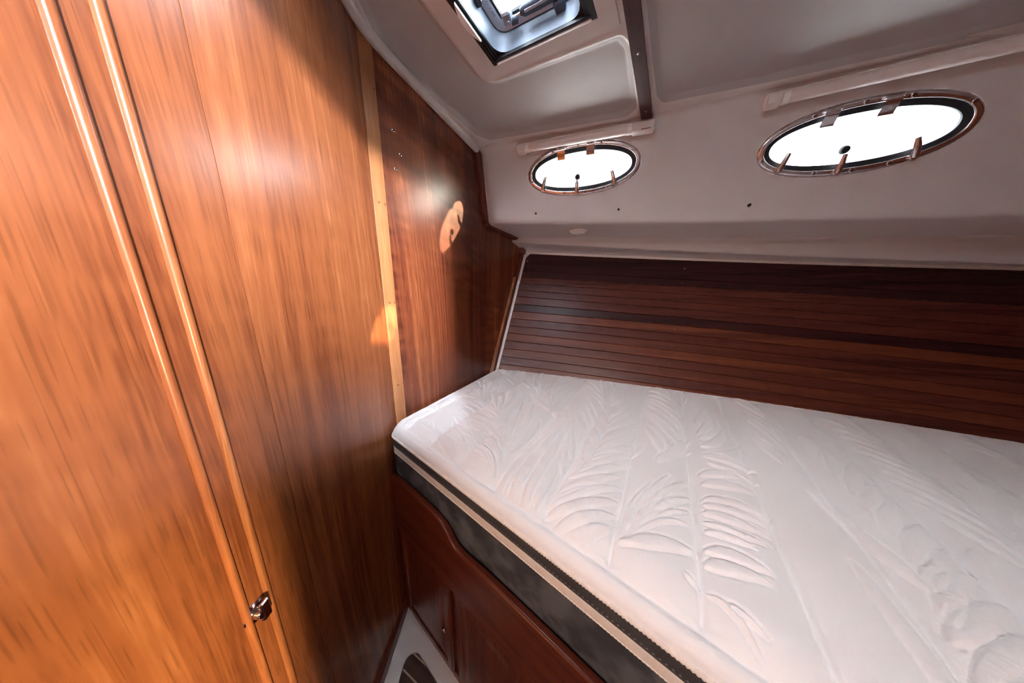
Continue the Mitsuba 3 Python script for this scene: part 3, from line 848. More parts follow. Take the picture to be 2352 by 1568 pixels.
NBF = -BW
MB().prism(Polygon([(-0.03, -0.1), (LB, -0.1), (LB, 0.60), (-0.03, 0.60)]), bp(0, 0.018, 0), BF, Z3, NBF, 0.018).put('front_panel', 'm_wood_berth', BF, Z3, parent=key)
topc = [(-0.030, 0.708), (0.05, 0.722), (0.167, 0.727), (0.245, 0.727), (0.285, 0.7245), (0.312, 0.718), (0.333, 0.708), (0.352, 0.690), (0.366, 0.677), (0.385, 0.669), (0.41, 0.668), (0.46, 0.672), (0.52, 0.676), (0.8, 0.680), (1.2, 0.68), (LB, 0.68)]
tc = np.array(topc)
from scipy.interpolate import PchipInterpolator
sx = np.r_[np.linspace(-0.030, 0.6, 80), np.linspace(0.62, LB, 20)]
tz = PchipInterpolator(tc[:, 0], tc[:, 1])(sx)
# the fiddle: rounded top edge, lofted from strips across its thickness
th, rr = 0.019, 0.007
fb = MB()
secs = []
for s, z in zip(sx, tz):
    sec = [bp(s, -0.019, 0.475), bp(s, -0.019, z - rr)]
    for a in np.linspace(0.15, 1, 5):
        sec.append(bp(s, -0.019 + rr * (1 - math.cos(a * math.pi / 2)), z - rr + rr * math.sin(a * math.pi / 2)))
    for a in np.linspace(0, 1, 5):
        sec.append(bp(s, 0.003 - rr + rr * math.sin(a * math.pi / 2), z - rr + rr * math.cos(a * math.pi / 2)))
    sec += [bp(s, 0.003, 0.475)]
    secs.append(sec)
fb.loft(np.array(secs), True, True)
fb.put('fiddle_board', 'm_wood_berth', (0, 0, 1), BF, 40, key, off=(0.3, 0.9))
tag('berth__fiddle_board', 'curved top board holding the mattress')


def door(s0, s1, z0, z1, name='door'):
    out, mid, inn = 0.0, 0.030, 0.046
    ring = lambda d, w: [bp(s, w, z) for s, z in ((s0 + d, z0 + d), (s1 - d, z0 + d), (s1 - d, z1 - d), (s0 + d, z1 - d))]
    m = MB().loft(np.array([ring(0, 0.002), ring(0, -0.013), ring(0.004, -0.017), ring(0.010, -0.0195), ring(0.030, -0.0195), ring(0.034, -0.0155), ring(0.040, -0.0145), ring(0.060, -0.0185), ring(0.062, -0.0185)]), True, True)
    return m.put(name, 'm_wood_berth', BF, Z3, parent=key, off=(s0 * 1.7, 0.4))


d1 = door(0.016, 0.334, 0.035, 0.470)
d2 = door(0.362, 0.98, 0.035, 0.484)
d3 = door(1.02, 1.64, 0.035, 0.484)
for s, z, d in ((0.292, 0.222, d1), (0.92, 0.30, d2), (1.08, 0.30, d3)):
    o = bp(s, -0.0185, z)
    kx = MB().lathe(o, NBF, [(0, -0.002), (0.0105, 0.0), (0.0105, 0.0015), (0.008, 0.004), (0.0065, 0.0035), (0.006, 0.006), (0.0, 0.0065)], 24).put('push_knob', 'm_chrome', smooth=35, parent=d)
MB().prism(Polygon([(0.0, 0.0), (LB, 0.0), (LB, 0.03), (0.0, 0.03)]), bp(0, 0.0, 0), BF, Z3, NBF, 0.010, 0.002).put('plinth', 'm_wood_trim', Z3, BF, parent=key)
# berth top under the mattress
berth_plan = Polygon([bp(0.0, 0.016, 0)[:2], bp(LB - 0.04, 0.016, 0)[:2], bp(LB - 0.04, 1.6, 0)[:2], bp(-0.3, 1.6, 0)[:2]])
hullc = [(x, 1.885 - 0.488 * (1.685 - 0.60) + g(x) - 0.010) for x in np.linspace(-0.4, XR + 0.4, 60)]
side = Polygon(hullc + [(XR + 0.4, -2), (-0.8, -2), (-0.8, hullc[0][1])])
frontp = Polygon([(PB - DB * 2 + NB * 0.003)[:2], (PB + DB * 3 + NB * 0.003)[:2], (PB + DB * 3 + NB * 4)[:2], (PB - DB * 2 + NB * 4)[:2]])
plan = berth_plan.intersection(side).intersection(frontp)
tv = trimesh.creation.extrude_polygon(plan, 0.018, engine='earcut')
MB().add(np.array(tv.vertices) + [0, 0, 0.575], tv.faces).put('berth_top', 'm_wood_berth', BF, BW, parent=key)

# ------------------------------------------------------------------ mattress
key = 'mattress'
tag(key, 'thick white mattress with quilted palm leaf cover and dark grey sides', 'mattress')
hullm = [(x, 1.525 + g(x)) for x in np.linspace(-0.6, XR + 0.4, 80)]
pm = Polygon([bp(-0.3, 0.006, 0)[:2], bp(1.985, 0.006, 0)[:2], bp(1.985, 1.8, 0)[:2], bp(-0.3, 1.8, 0)[:2]])
pm = pm.intersection(Polygon(hullm + [(XR + 0.4, -2), (-0.8, -2), (-0.8, hullm[0][1])]))
pm = pm.intersection(Polygon([(PB - DB * 2 + NB * 0.012)[:2], (PB + DB * 3 + NB * 0.012)[:2], (PB + DB * 3 + NB * 4)[:2], (PB - DB * 2 + NB * 4)[:2]])).intersection(shapely.box(XA + 0.008, -2, 4, 4))
pm = rounded(pm, 0.05)


def to_sw(xy):
    d = np.asarray(xy) - B0[:2]
    return np.stack([d @ BF[:2], d @ BW[:2]], -1)


pms = Polygon(to_sw(np.array(pm.exterior.coords)))
ZS, ZT = 0.876, 0.928                              # height of the edge seam and of the quilted field

# the quilting: a height raster over (s, w)
RES = 0.0022
S0, W0 = -0.36, -0.02
NS, NW = int(2.42 / RES), int(1.75 / RES)
hs = S0 + RES * np.arange(NS)
hw = W0 + RES * np.arange(NW)
SS, WW = np.meshgrid(hs, hw, indexing='ij')
leaf = np.zeros((NS, NW), np.float32)
crease = np.zeros((NS, NW), np.float32)
LEAVES = np.array([
    (0.074, 0.406, -0.009, 0.418, -0.088, 0.386), (0.075, 0.395, -0.017, 0.392, -0.077, 0.362),
    (0.078, 0.386, 0.001, 0.376, -0.067, 0.338), (0.084, 0.368, 0.013, 0.349, -0.048, 0.310),
    (0.094, 0.349, 0.037, 0.318, -0.019, 0.294), (0.097, 0.314, 0.065, 0.293, 0.027, 0.272),
    (0.077, 0.409, 0.003, 0.448, -0.086, 0.490), (0.074, 0.418, -0.003, 0.484, -0.096, 0.545),
    (0.077, 0.420, 0.002, 0.504, -0.084, 0.572), (0.079, 0.428, 0.037, 0.518, -0.037, 0.578),
    (0.077, 0.445, 0.065, 0.514, 0.020, 0.578), (0.236, 0.333, 0.155, 0.352, 0.079, 0.331),
    (0.264, 0.312, 0.162, 0.328, 0.086, 0.305), (0.273, 0.286, 0.169, 0.296, 0.095, 0.277),
    (0.274, 0.256, 0.188, 0.258, 0.106, 0.244), (0.277, 0.229, 0.196, 0.223, 0.122, 0.204),
    (0.283, 0.192, 0.203, 0.191, 0.124, 0.194), (0.286, 0.143, 0.214, 0.156, 0.142, 0.171),
    (0.239, 0.335, 0.171, 0.407, 0.096, 0.448), (0.244, 0.339, 0.149, 0.468, 0.057, 0.549),
    (0.246, 0.359, 0.180, 0.494, 0.098, 0.569), (0.261, 0.353, 0.225, 0.496, 0.167, 0.558),
    (0.255, 0.376, 0.244, 0.489, 0.216, 0.535), (0.441, 0.114, 0.380, 0.166, 0.287, 0.188),
    (0.418, 0.154, 0.358, 0.208, 0.274, 0.227), (0.385, 0.199, 0.327, 0.249, 0.269, 0.260),
    (0.466, 0.062, 0.389, 0.120, 0.294, 0.144), (0.427, 0.089, 0.366, 0.112, 0.300, 0.101),
    (0.441, 0.123, 0.350, 0.296, 0.249, 0.516), (0.427, 0.161, 0.381, 0.329, 0.308, 0.499),
    (0.438, 0.160, 0.426, 0.308, 0.404, 0.402), (0.399, 0.182, 0.335, 0.284, 0.250, 0.462),
    (0.411, 0.477, 0.330, 0.528, 0.237, 0.577), (0.407, 0.491, 0.323, 0.577, 0.226, 0.648),
    (0.404, 0.508, 0.316, 0.606, 0.213, 0.709), (0.417, 0.481, 0.449, 0.472, 0.482, 0.458),
    (0.480, 0.464, 0.454, 0.494, 0.415, 0.546), (0.401, 0.525, 0.378, 0.634, 0.385, 0.837),
    (0.384, 0.551, 0.337, 0.686, 0.359, 0.902), (0.316, 0.630, 0.298, 0.751, 0.343, 0.947),
    (0.287, 0.671, 0.260, 0.794, 0.316, 0.998), (0.221, 0.616, 0.108, 0.716, 0.009, 0.857),
    (0.204, 0.657, 0.112, 0.753, 0.050, 0.892), (0.217, 0.654, 0.150, 0.785, 0.096, 0.910),
    (0.203, 0.701, 0.158, 0.827, 0.116, 0.927), (0.034, 0.671, -0.054, 0.723, -0.145, 0.748),
    (0.032, 0.686, -0.038, 0.737, -0.131, 0.781), (0.027, 0.699, -0.036, 0.758, -0.117, 0.816),
    (0.037, 0.691, 0.004, 0.792, 0.009, 0.857), (0.039, 0.642, 0.087, 0.634, 0.126, 0.606),
    (0.049, 0.197, -0.014, 0.183, -0.028, 0.143), (0.049, 0.201, 0.008, 0.201, -0.033, 0.187),
    (0.054, 0.201, 0.013, 0.215, -0.034, 0.227), (0.130, 0.088, 0.043, 0.098, -0.013, 0.053),
    (0.305, 0.048, 0.228, 0.078, 0.142, 0.091), (0.291, 0.105, 0.223, 0.129, 0.149, 0.170),
    (0.306, 0.028, 0.343, 0.039, 0.390, 0.050), (0.329, 0.010, 0.354, 0.037, 0.392, 0.045),
    (0.519, 0.001, 0.480, 0.145, 0.498, 0.345), (0.552, 0.004, 0.515, 0.188, 0.510, 0.383),
    (0.587, 0.011, 0.551, 0.201, 0.516, 0.445), (0.613, 0.190, 0.563, 0.304, 0.515, 0.436),
    (0.605, 0.275, 0.559, 0.362, 0.517, 0.491), (0.593, 0.358, 0.553, 0.445, 0.513, 0.536),
    (0.648, 0.285, 0.611, 0.372, 0.542, 0.494), (0.648, 0.373, 0.604, 0.457, 0.520, 0.574),
    (0.641, 0.458, 0.590, 0.542, 0.500, 0.634), (0.630, 0.530, 0.571, 0.617, 0.472, 0.714),
    (0.616, 0.607, 0.555, 0.712, 0.445, 0.783), (0.586, 0.689, 0.527, 0.772, 0.409, 0.863),
    (0.546, 0.764, 0.483, 0.864, 0.392, 0.931), (0.602, 0.043, 0.586, 0.163, 0.561, 0.288),
    (0.550, 0.766, 0.493, 0.902, 0.452, 0.998), (0.544, 0.786, 0.519, 0.908, 0.488, 0.994),
    (0.553, 0.769, 0.548, 0.855, 0.546, 0.946), (0.595, 0.696, 0.608, 0.767, 0.607, 0.838),
    (0.625, 0.606, 0.645, 0.697, 0.646, 0.799), (0.639, 0.537, 0.666, 0.639, 0.687, 0.731),
    (0.644, 0.489, 0.678, 0.578, 0.715, 0.653), (0.653, 0.413, 0.685, 0.515, 0.729, 0.581),
    (0.657, 0.349, 0.691, 0.437, 0.734, 0.528), (0.650, 0.287, 0.692, 0.378, 0.746, 0.458),
    (0.644, 0.220, 0.686, 0.326, 0.750, 0.403), (0.630, 0.192, 0.687, 0.268, 0.754, 0.351),
    (0.624, 0.101, 0.672, 0.195, 0.749, 0.294), (0.629, 0.076, 0.676, 0.158, 0.763, 0.253),
    (0.632, 0.050, 0.698, 0.131, 0.767, 0.201), (0.663, 0.028, 0.711, 0.097, 0.772, 0.158),
    (0.668, 0.008, 0.724, 0.067, 0.770, 0.121), (0.810, 0.958, 0.760, 1.045, 0.696, 1.087),
    (0.832, 0.891, 0.776, 0.978, 0.702, 0.996), (0.842, 0.839, 0.790, 0.918, 0.704, 0.945),
    (0.852, 0.791, 0.799, 0.864, 0.710, 0.899), (0.859, 0.725, 0.812, 0.804, 0.715, 0.856),
    (0.859, 0.679, 0.814, 0.751, 0.720, 0.816), (0.858, 0.619, 0.817, 0.691, 0.729, 0.756),
    (0.854, 0.570, 0.810, 0.647, 0.735, 0.709), (0.840, 0.517, 0.800, 0.595, 0.742, 0.654),
    (0.826, 0.470, 0.794, 0.546, 0.745, 0.624), (0.829, 0.914, 0.806, 1.017, 0.779, 1.093),
    (0.831, 0.938, 0.834, 1.040, 0.835, 1.140), (0.832, 0.883, 0.849, 0.977, 0.863, 1.051),
    (0.843, 0.495, 0.863, 0.558, 0.893, 0.614), (0.816, 0.410, 0.851, 0.491, 0.900, 0.548),
    (0.749, 0.403, 0.762, 0.447, 0.772, 0.479), (0.904, 0.762, 0.925, 0.842, 0.929, 0.930),
    (0.912, 0.679, 0.941, 0.761, 0.948, 0.870), (0.915, 0.638, 0.954, 0.727, 0.969, 0.831),
    (0.921, 0.594, 0.967, 0.662, 0.987, 0.783), (0.924, 0.543, 1.004, 0.614, 1.039, 0.720),
    (0.928, 0.537, 0.991, 0.562, 1.061, 0.560), (0.936, 0.503, 0.997, 0.515, 1.060, 0.499),
    (1.041, 1.173, 1.099, 1.139, 1.157, 1.019), (1.046, 1.117, 1.097, 1.064, 1.157, 0.937),
    (1.052, 1.052, 1.102, 0.996, 1.153, 0.879), (1.060, 0.985, 1.107, 0.928, 1.152, 0.821),
    (1.069, 0.925, 1.107, 0.877, 1.145, 0.761), (1.074, 0.850, 1.101, 0.786, 1.134, 0.698),
    (1.078, 0.784, 1.098, 0.723, 1.124, 0.641), (0.802, 0.119, 0.842, 0.207, 0.917, 0.287),
    (0.808, 0.143, 0.843, 0.237, 0.916, 0.335), (0.814, 0.156, 0.836, 0.266, 0.914, 0.408),
    (0.811, 0.158, 0.817, 0.251, 0.857, 0.383), (0.799, 0.109, 0.856, 0.198, 0.919, 0.240),
    (0.790, 0.094, 0.856, 0.140, 0.926, 0.174), (0.905, 0.115, 0.920, 0.107, 0.934, 0.102),
    (0.799, 0.131, 0.803, 0.210, 0.819, 0.310), (0.930, 0.333, 0.988, 0.367, 1.063, 0.378),
    (0.930, 0.315, 0.987, 0.338, 1.058, 0.346), (0.930, 0.290, 0.985, 0.306, 1.053, 0.310),
    (0.933, 0.263, 0.983, 0.270, 1.048, 0.282), (0.933, 0.235, 0.978, 0.248, 1.022, 0.253),
    (0.936, 0.186, 0.985, 0.205, 1.040, 0.208), (0.936, 0.151, 0.977, 0.172, 1.037, 0.186),
    (0.922, 0.429, 0.980, 0.482, 1.049, 0.510), (0.927, 0.393, 0.983, 0.432, 1.045, 0.451),
    (0.940, 0.099, 0.977, 0.088, 1.013, 0.043), (0.966, 0.100, 0.989, 0.094, 1.019, 0.079),
])
# the same leaves again on the head end of the berth
more = LEAVES[LEAVES[:, 0] > 0.35] + np.array([0.606, 0.06] * 3)
more = more[(more[:, [0, 2, 4]].min(1) > 1.13)]
LEAVES = np.vstack([LEAVES, more])
lr = np.random.default_rng(11)


def add_leaflet(p0, pm_, p1, width):
    """One leaflet from root over its middle to its tip: a raised lens with gathers, outlined by a sewn line."""
    global leaf, crease
    L = np.linalg.norm(p1 - p0)
    pc = 2 * pm_ - (p0 + p1) / 2
    t = np.linspace(0, 1, 22)[:, None]
    c = (1 - t) ** 2 * p0 + 2 * t * (1 - t) * pc + t * t * p1
    lo, hi = c.min(0) - width - 0.01, c.max(0) + width + 0.01
    i0, i1 = np.clip(((np.array([lo[0], hi[0]]) - S0) / RES).astype(int), 0, NS - 1)
    j0, j1 = np.clip(((np.array([lo[1], hi[1]]) - W0) / RES).astype(int), 0, NW - 1)
    if i1 <= i0 or j1 <= j0:
        return
    X = np.stack([SS[i0:i1, j0:j1], WW[i0:i1, j0:j1]], -1)
    best = np.full(X.shape[:2], 9.0)
    tt, sd_ = np.zeros(X.shape[:2]), np.zeros(X.shape[:2])
    for k in range(21):
        a, b = c[k], c[k + 1]
        ab = b - a
        u = np.clip(((X - a) @ ab) / (ab @ ab + 1e-12), 0, 1)
        dv = X - (a + u[..., None] * ab)
        d = np.hypot(dv[..., 0], dv[..., 1])
        m = d < best
        best = np.where(m, d, best)
        tt = np.where(m, (k + u) / 21, tt)
        sd_ = np.where(m, np.sign(ab[0] * dv[..., 1] - ab[1] * dv[..., 0]) * d, sd_)
    half = width * np.clip(np.sin(np.pi * np.clip(tt, 0, 1) ** 0.85), 0, 1) ** 0.6 + 2e-4
    r = best / half
    puff = np.sqrt(np.clip(1 - r ** 2, 0, 1))
    wr = 0.5 + 0.5 * np.sin(tt * L / 0.0095 * 2 * np.pi + 4 * meshkit.noise(np.stack([X[..., 0] * 45, X[..., 1] * 45, 0 * X[..., 0]], -1)) + sd_ * 130)
    body = np.clip(tt * 5, 0, 1) * np.clip((1 - tt) * 5, 0, 1)
    h = puff * (0.0034 + 0.0013 * wr * body)
    leaf[i0:i1, j0:j1] = np.maximum(leaf[i0:i1, j0:j1], h)
    cr = np.exp(-((best - half) / 0.0024) ** 2) * (tt > 0.01) * (tt < 0.99)
    crease[i0:i1, j0:j1] = np.maximum(crease[i0:i1, j0:j1], cr)


mids = LEAVES[:, 2:4]
mdist = np.linalg.norm(mids[:, None] - mids[None], axis=-1) + 9 * np.eye(len(mids))
for l_, nd in zip(LEAVES, mdist.min(1)):
    L = np.linalg.norm(l_[4:] - l_[:2])
    add_leaflet(l_[:2], l_[2:4], l_[4:], float(np.clip(0.47 * nd, 0.0035, min(0.0175, 0.13 * L + 0.002))))
seam = np.zeros_like(leaf)
phase = (SS + 0.10 * WW - 0.185) / 0.1515
dist = np.abs(phase - np.round(phase)) * 0.1515
groove = np.exp(-(dist / 0.0045) ** 2) * 0.0085 + np.exp(-(dist / 0.030) ** 2) * 0.0105
puckers = np.exp(-(dist / 0.012) ** 2) * 0.0010 * (meshkit.noise(np.stack([SS * 40, WW * 170, 0 * SS], -1)) - 0.5)
relief = leaf - 0.0058 * crease - groove + puckers + 0.0028 * (meshkit.fbm(np.stack([SS * 9, WW * 9, 0 * SS + 4], -1), 3) - 0.5)
from scipy.ndimage import gaussian_filter, map_coordinates
relief = gaussian_filter(relief, 0.5)


def relief_at(sw_):
    return map_coordinates(relief, [(sw_[:, 0] - S0) / RES, (sw_[:, 1] - W0) / RES], order=1, mode='nearest')


def loop(poly, step=0.004):
    ex = poly.exterior
    n = int(ex.length / step)
    pts = shapely.get_coordinates(shapely.line_interpolate_point(ex, np.linspace(0, ex.length, n, endpoint=False)))
    return pts if ex.is_ccw else pts[::-1]


def top_height(sw_):
    d = shapely.distance(pms.exterior, shapely.points(sw_))
    e = np.clip(d / 0.10, 0, 1)
    z = ZS + 0.026 * np.sqrt(np.clip(1 - (1 - np.clip(d / 0.022, 0, 1)) ** 2, 0, 1)) + (ZT - ZS - 0.026) * e * e * (3 - 2 * e)
    border = -0.0055 * np.exp(-((d - 0.034) / 0.006) ** 2) - 0.0025 * np.exp(-((d - 0.034) / 0.016) ** 2)
    fade = np.clip((d - 0.030) / 0.02, 0, 1)
    fold = 0.0022 * np.clip(1 - np.abs(d - 0.015) / 0.018, 0, 1) * meshkit.noise(np.c_[sw_ * 55, np.zeros(len(sw_))])
    return z + border + relief_at(sw_) * fade + fold


rings = [loop(pms.buffer(-d), 0.0045) for d in (0.0, 0.0012, 0.003, 0.0055, 0.0085, 0.012, 0.016, 0.020)]
fine = pms.buffer(-0.0225)
ga, gb = np.meshgrid(np.arange(-0.34, 1.30, 0.0026), np.arange(0.0, 1.45, 0.0026), indexing='ij')
gr = np.c_[ga.ravel(), gb.ravel()]
gr = gr[shapely.contains_xy(fine, gr[:, 0], gr[:, 1])]
ga, gb = np.meshgrid(np.arange(1.302, 2.05, 0.006), np.arange(0.0, 1.70, 0.0065), indexing='ij')
g2 = np.c_[ga.ravel(), gb.ravel()]
g2 = g2[shapely.contains_xy(fine, g2[:, 0], g2[:, 1])]
allp = np.vstack(rings + [gr, g2])
allp += 1e-5 * rng.standard_normal(allp.shape)
allp[:len(rings[0])] = rings[0]
tri = Delaunay(allp).simplices
cc = allp[tri].mean(1)
tri = tri[shapely.contains_xy(pms.buffer(-0.0002), cc[:, 0], cc[:, 1])]
zt_ = top_height(allp)
V = B0 + allp[:, :1] * BF + allp[:, 1:] * BW
V[:, 2] = zt_
e1 = V[tri[:, 1]] - V[tri[:, 0]]
e2 = V[tri[:, 2]] - V[tri[:, 0]]
flip = np.cross(e1, e2)[:, 2] < 0
tri[flip] = tri[flip][:, ::-1]
MB().add(V, tri).put('top_cover', 'm_mattress_top', BF, BW, True, key)
tag('mattress__top_cover', 'white stretch cover quilted with palm leaves')


def band(prof, keyname, bsdf, step=0.012, label=None, wave=0.0):
    """prof: (outward offset, height) pairs, going down, swept round the mattress's outline."""
    base = loop(pms, step)
    tn = np.roll(base, -1, 0) - np.roll(base, 1, 0)
    tn /= np.linalg.norm(tn, axis=1, keepdims=True)
    out = np.stack([tn[:, 1], -tn[:, 0]], 1)
    rr = []
    for o, z in prof:
        p = base + out * o
        v = B0 + p[:, :1] * BF + p[:, 1:] * BW
        v[:, 2] = z + wave * (meshkit.noise(np.c_[base * 9, np.zeros(len(base))]) - 0.5)
        rr.append(v)
    k = MB().loft(np.array(rr), True).put(keyname, bsdf, BF, Z3, True, key, flip=True)
    if label:
        tag(k, label)
    return k


def cord(z, out_, r, keyname, bsdf, step, ripple, period):
    base = loop(pms.buffer(out_), step)
    v = B0 + base[:, :1] * BF + base[:, 1:] * BW
    v[:, 2] = z
    s = np.arange(len(v)) * step
    rad = r * (1 + ripple * np.sin(s / period * 2 * np.pi))
    # only where it can be seen: the front and both front corners
    return MB().tube(v, rad, 8, closed=True).put(keyname, bsdf, BF, Z3, True, key)


cord(ZS - 0.0025, -0.0005, 0.0050, 'edge_cord', 'm_cord', 0.0017, 0.16, 0.0068)
tag('mattress__edge_cord', 'overlocked white edge')
band([(-0.002, ZS - 0.004), (0.0002, ZS - 0.010), (0.0008, 0.852), (-0.0006, 0.838), (-0.003, 0.830)], 'upper_band', 'm_mesh_band', label='charcoal mesh band')
band([(-0.003, 0.8345), (0.0004, 0.8335), (0.0012, 0.830), (0.0015, 0.818), (0.0006, 0.808), (-0.002, 0.805)], 'tape', 'm_tape', label='cream zip tape')
cord(0.8062, -0.0002, 0.0021, 'tape_edge', 'm_cord', 0.0017, 0.22, 0.0068)
cord(0.8350, -0.0010, 0.0022, 'band_piping', 'm_mesh_band', 0.006, 0.0, 0.01)
band([(-0.002, 0.806), (0.0002, 0.795), (0.001, 0.74), (-0.001, 0.68), (-0.006, 0.62), (-0.012, 0.597), (-0.03, 0.595)], 'lower_side', 'm_suede', label='dark grey suede side', wave=0.0015)
# running stitches on the dark band just above the tape
bl_ = loop(pms, 0.0048)
bl_ = bl_[(bl_[:, 1] < 0.06) & (bl_[:, 0] < 1.2)]
bl_ = bl_[np.argsort(bl_[:, 0])]
st = MB()
for p, pn_ in zip(bl_[:-1:2], bl_[1::2]):
    a = B0 + BF * p[0] + BW * p[1]
    b = B0 + BF * pn_[0] + BW * pn_[1]
    d = nrm((b - a) * [1, 1, 0])
    o = np.array([d[1], -d[0], 0])
    o = o if o @ BW < 0 else -o
    m_ = (a + b) / 2
    m_[2] = 0.8405
    st.box(m_ + o * 0.0004, (d, o, Z3), (0.0017, 0.0005, 0.0003))
k = st.put('stitching', 'm_thread', parent=key)
tag(k, kind='stuff', label='pale running stitches on the dark band')

# ------------------------------------------------------------------ floor: white moulded sole with a planked inlay
sole = Polygon([(-0.469, 0.832), bp(1.6, 0.001, 0)[:2], (1.2, -1.27), (-0.469, -1.27)])
inl = Polygon([(-0.4035, 1.0), bp(0.0, -0.062, 0)[:2] - BF[:2] * 0.3, bp(1.45, -0.062, 0)[:2], (0.2, -1.15), (-0.4035, -1.15)])
xL = -0.404
lineR = lambda s: bp(s, -0.060, 0)[:2]
sc = (xL - lineR(0)[0]) / BF[0]
inl = rounded(Polygon([(xL, lineR(sc)[1]), tuple(lineR(1.45)), (0.25, -1.10), (xL, -1.10)]), 0.034)
tv = trimesh.creation.extrude_polygon(sole.difference(inl), 0.012, engine='earcut')
MB().add(np.array(tv.vertices) + [0, 0, -0.012], tv.faces).put('floor', 'm_gelcoat_white', exact=True)
tag('floor', 'white moulded cabin sole with a planked inlay in the corner', kind='structure')
tv = trimesh.creation.extrude_polygon(inl.buffer(0.01), 0.012, engine='earcut')
MB().add(np.array(tv.vertices) + [0, 0, -0.026], tv.faces).put('inlay_bed', 'm_hole', parent='floor')
pd = nrm(np.array([0.177, -0.091, 0]))
pn2 = np.array([-pd[1], pd[0], 0])
p00 = np.array([-0.409, 0.685, 0])
inl_s = inl.buffer(-0.0015)
pitch, strip = 0.0485, 0.0052
for i in range(-3, 26):
    for w0, w1, nm, bs, zt in ((i * -pitch - strip / 2, (i - 1) * -pitch - pitch * 2 + strip / 2, 'plank', 'm_plank', -0.0030), (i * -pitch - strip / 2 + 0.0002, i * -pitch + strip / 2 - 0.0002, 'light_strip', 'm_strip', -0.0034)):
        qd = [p00 + pd * a + pn2 * w for a, w in ((-2, w0), (3, w0), (3, w1), (-2, w1))]
        piece = Polygon([x[:2] for x in qd]).intersection(inl_s)
        for pc in getattr(piece, 'geoms', [piece]):
            if pc.area > 2e-6 and pc.geom_type == 'Polygon':
                tv = trimesh.creation.extrude_polygon(pc, 0.010, engine='earcut')
                MB().add(np.array(tv.vertices) + [0, 0, zt - 0.010], tv.faces).put(nm, bs, pn2, pd, parent='floor', off=(0.1 * i, 0.3 * i))
MB().prism(Polygon([(-1.2, 0.0), (0.86, 0.0), (0.86, 0.052), (-1.2, 0.052)]), (XA, 0, 0), (0, 1, 0), Z3, (1, 0, 0), 0.014, 0.004).put('baseboard_left', 'm_wood_trim', Z3, (0, 1, 0), exact=True)
tag('baseboard_left', 'dark wooden skirting along the left bulkhead', kind='structure')
MB().lathe((-0.3885, 0.690, -0.0031), Z3, [(0, 0), (0.0035, 0), (0.003, 0.0007), (0, 0.0008)], 14).put('sole_screw', 'm_steel', smooth=40, parent='floor')
MB().box((0.4, 0.2, -0.05), np.eye(3), (1.4, 1.7, 0.015)).put('bilge_panel', 'm_gelcoat_white', parent='floor')

# ------------------------------------------------------------------ the cabin's other walls and the unseen lamps, behind the camera
E0 = bp(LB, -0.05, 0)
ED = nrm(np.array([0.60, 0.80, 0]))
EN = np.array([ED[1], -ED[0], 0])                  # outward at the head end


def wall_piece(m, o, d, s0, s1, z0, z1, n, th=0.02):
    m.box(o + d * (s0 + s1) / 2 + Z3 * (z0 + z1) / 2 + n * th / 2, (d, n, Z3), ((s1 - s0) / 2, th / 2, (z1 - z0) / 2))


m = MB()
for a in HEAD_WALL:
    wall_piece(m, E0, ED, *a, EN)
m.put('wall_back', 'm_wood_front', ED, Z3, exact=True)
tag('wall_back', 'cherry bulkhead at the head of the berth', kind='structure')
m = MB()
wall_piece(m, np.array([0, -0.56, 0]), np.array([1.0, 0, 0]), JAMB_X, 1.30, 0.0, 2.6, np.array([0, -1.0, 0]))  # out of view; its edge and header cut off the lamps' light
wall_piece(m, np.array([0, -0.56, 0]), np.array([1.0, 0, 0]), -0.49, JAMB_X, HEAD_Z, 2.6, np.array([0, -1.0, 0]))
m.put('unseen_wall_rear', 'm_gelcoat', (1, 0, 0), Z3, exact=True)
tag('unseen_wall_rear', 'unseen cream partition at the cabin entrance, placed to cut off the lamplight', kind='structure')
m = MB()
wall_piece(m, np.array([0, -1.28, 0]), np.array([1.0, 0, 0]), -0.5, 1.6, 0.0, 2.5, np.array([0, -1.0, 0]))
wall_piece(m, np.array([1.28, 0, 0]), np.array([0, 1.0, 0]), -1.3, -0.55, 0.0, 2.4, np.array([1.0, 0, 0]))
m.put('unseen_wall_entrance', 'm_gelcoat', (1, 0, 0), Z3, exact=True)  # out of view; pale so that the light it bounces stays neutral
tag('unseen_wall_entrance', 'unseen cream walls closing the passage behind the camera', kind='structure')



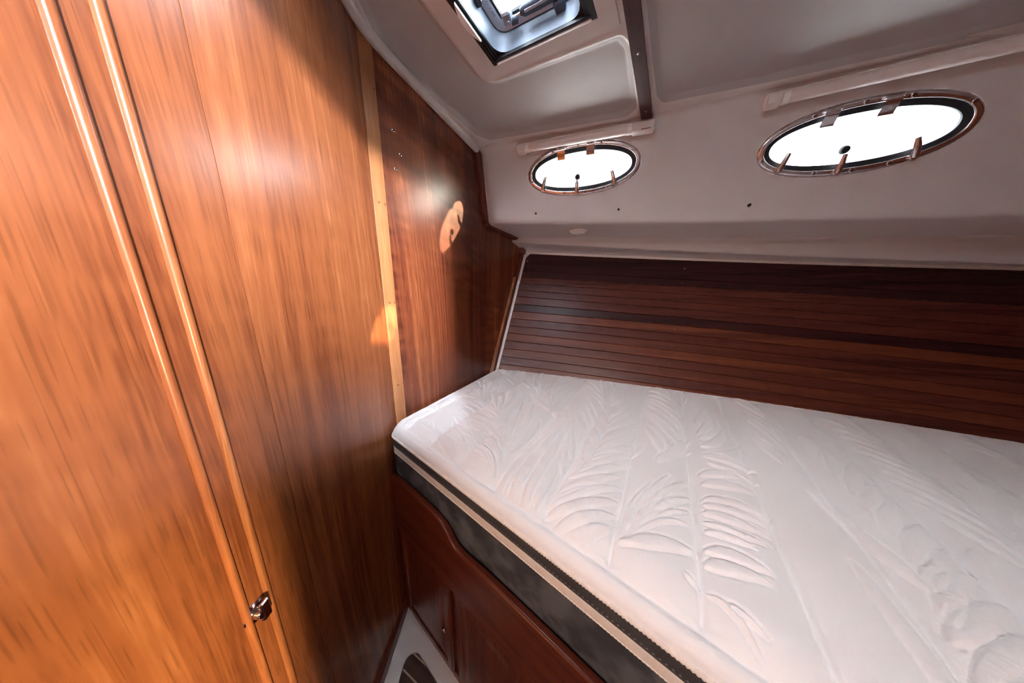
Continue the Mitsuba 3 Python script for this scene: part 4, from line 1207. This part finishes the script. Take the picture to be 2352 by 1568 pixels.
def spot(key, o, aim, r, depth, lip, rad, label, cat):
    """An unseen lamp in a square hood on the passage wall: emitting disc, hood open towards the aim, bracket."""
    tag(key, label, cat)
    o = np.array(o)
    d = nrm(np.array(aim) - o)
    x = nrm(np.cross(d, Z3))
    y = np.cross(x, d)
    t = 0.002
    h = MB()
    w = r + 0.006
    h.box(o - d * 0.006, (x, y, d), (w, w, 0.003), 0.001)
    for sx in (-1, 1):
        h.box(o + x * (w * sx) + d * (depth / 2 - 0.006), (x, y, d), (t, w + t, depth / 2), 0.0008)
    h.box(o + y * w + d * (depth / 2 - 0.006), (x, y, d), (w + t, t, depth / 2), 0.0008)
    h.box(o - y * w + d * (lip / 2 - 0.006), (x, y, d), (w + t, t, lip / 2), 0.0008)
    h.put('hood', 'm_black', parent=key)
    MB().tube([o - d * 0.008, o - d * 0.03, np.array([o[0], -1.282, o[2]])], 0.006, 10).put('bracket', 'm_steel', smooth=40, parent=key)
    k = 24
    a = np.arange(k) * 2 * np.pi / k
    v = np.vstack([o + r * (np.cos(a)[:, None] * x + np.sin(a)[:, None] * y), o])
    f = np.stack([np.arange(k), (np.arange(k) + 1) % k, np.full(k, k)], 1)
    n0 = np.cross(v[f[0, 1]] - v[f[0, 0]], v[f[0, 2]] - v[f[0, 0]])
    MB().add(v, f).put('diffuser', 'm_plastic_white', parent=key, flip=bool(n0 @ d < 0), emitter={'type': 'area', 'radiance': {'type': 'rgb', 'value': rad}})


spot('unseen_passage_lamp', S1_POS, S1_AIM, 0.02, 0.12, S1_LIP, S1_RAD, 'unseen hooded lamp high on the passage wall, placed to light the left bulkhead', 'lamp')  # out of view, placed to light the left bulkhead and the batten
spot('unseen_berth_lamp', S3_POS, S3_AIM, 0.02, 0.085, 0.085, S3_RAD, 'unseen hooded lamp on the passage wall, placed to light the mattress', 'lamp')  # out of view, placed to light the mattress from behind
spot('unseen_warm_lamp', S2_POS, S2_AIM, 0.025, 0.12, 0.12, S2_RAD, 'unseen lower warm hooded lamp, placed to light the left door', 'lamp')  # out of view, placed to throw warm light low on the left door
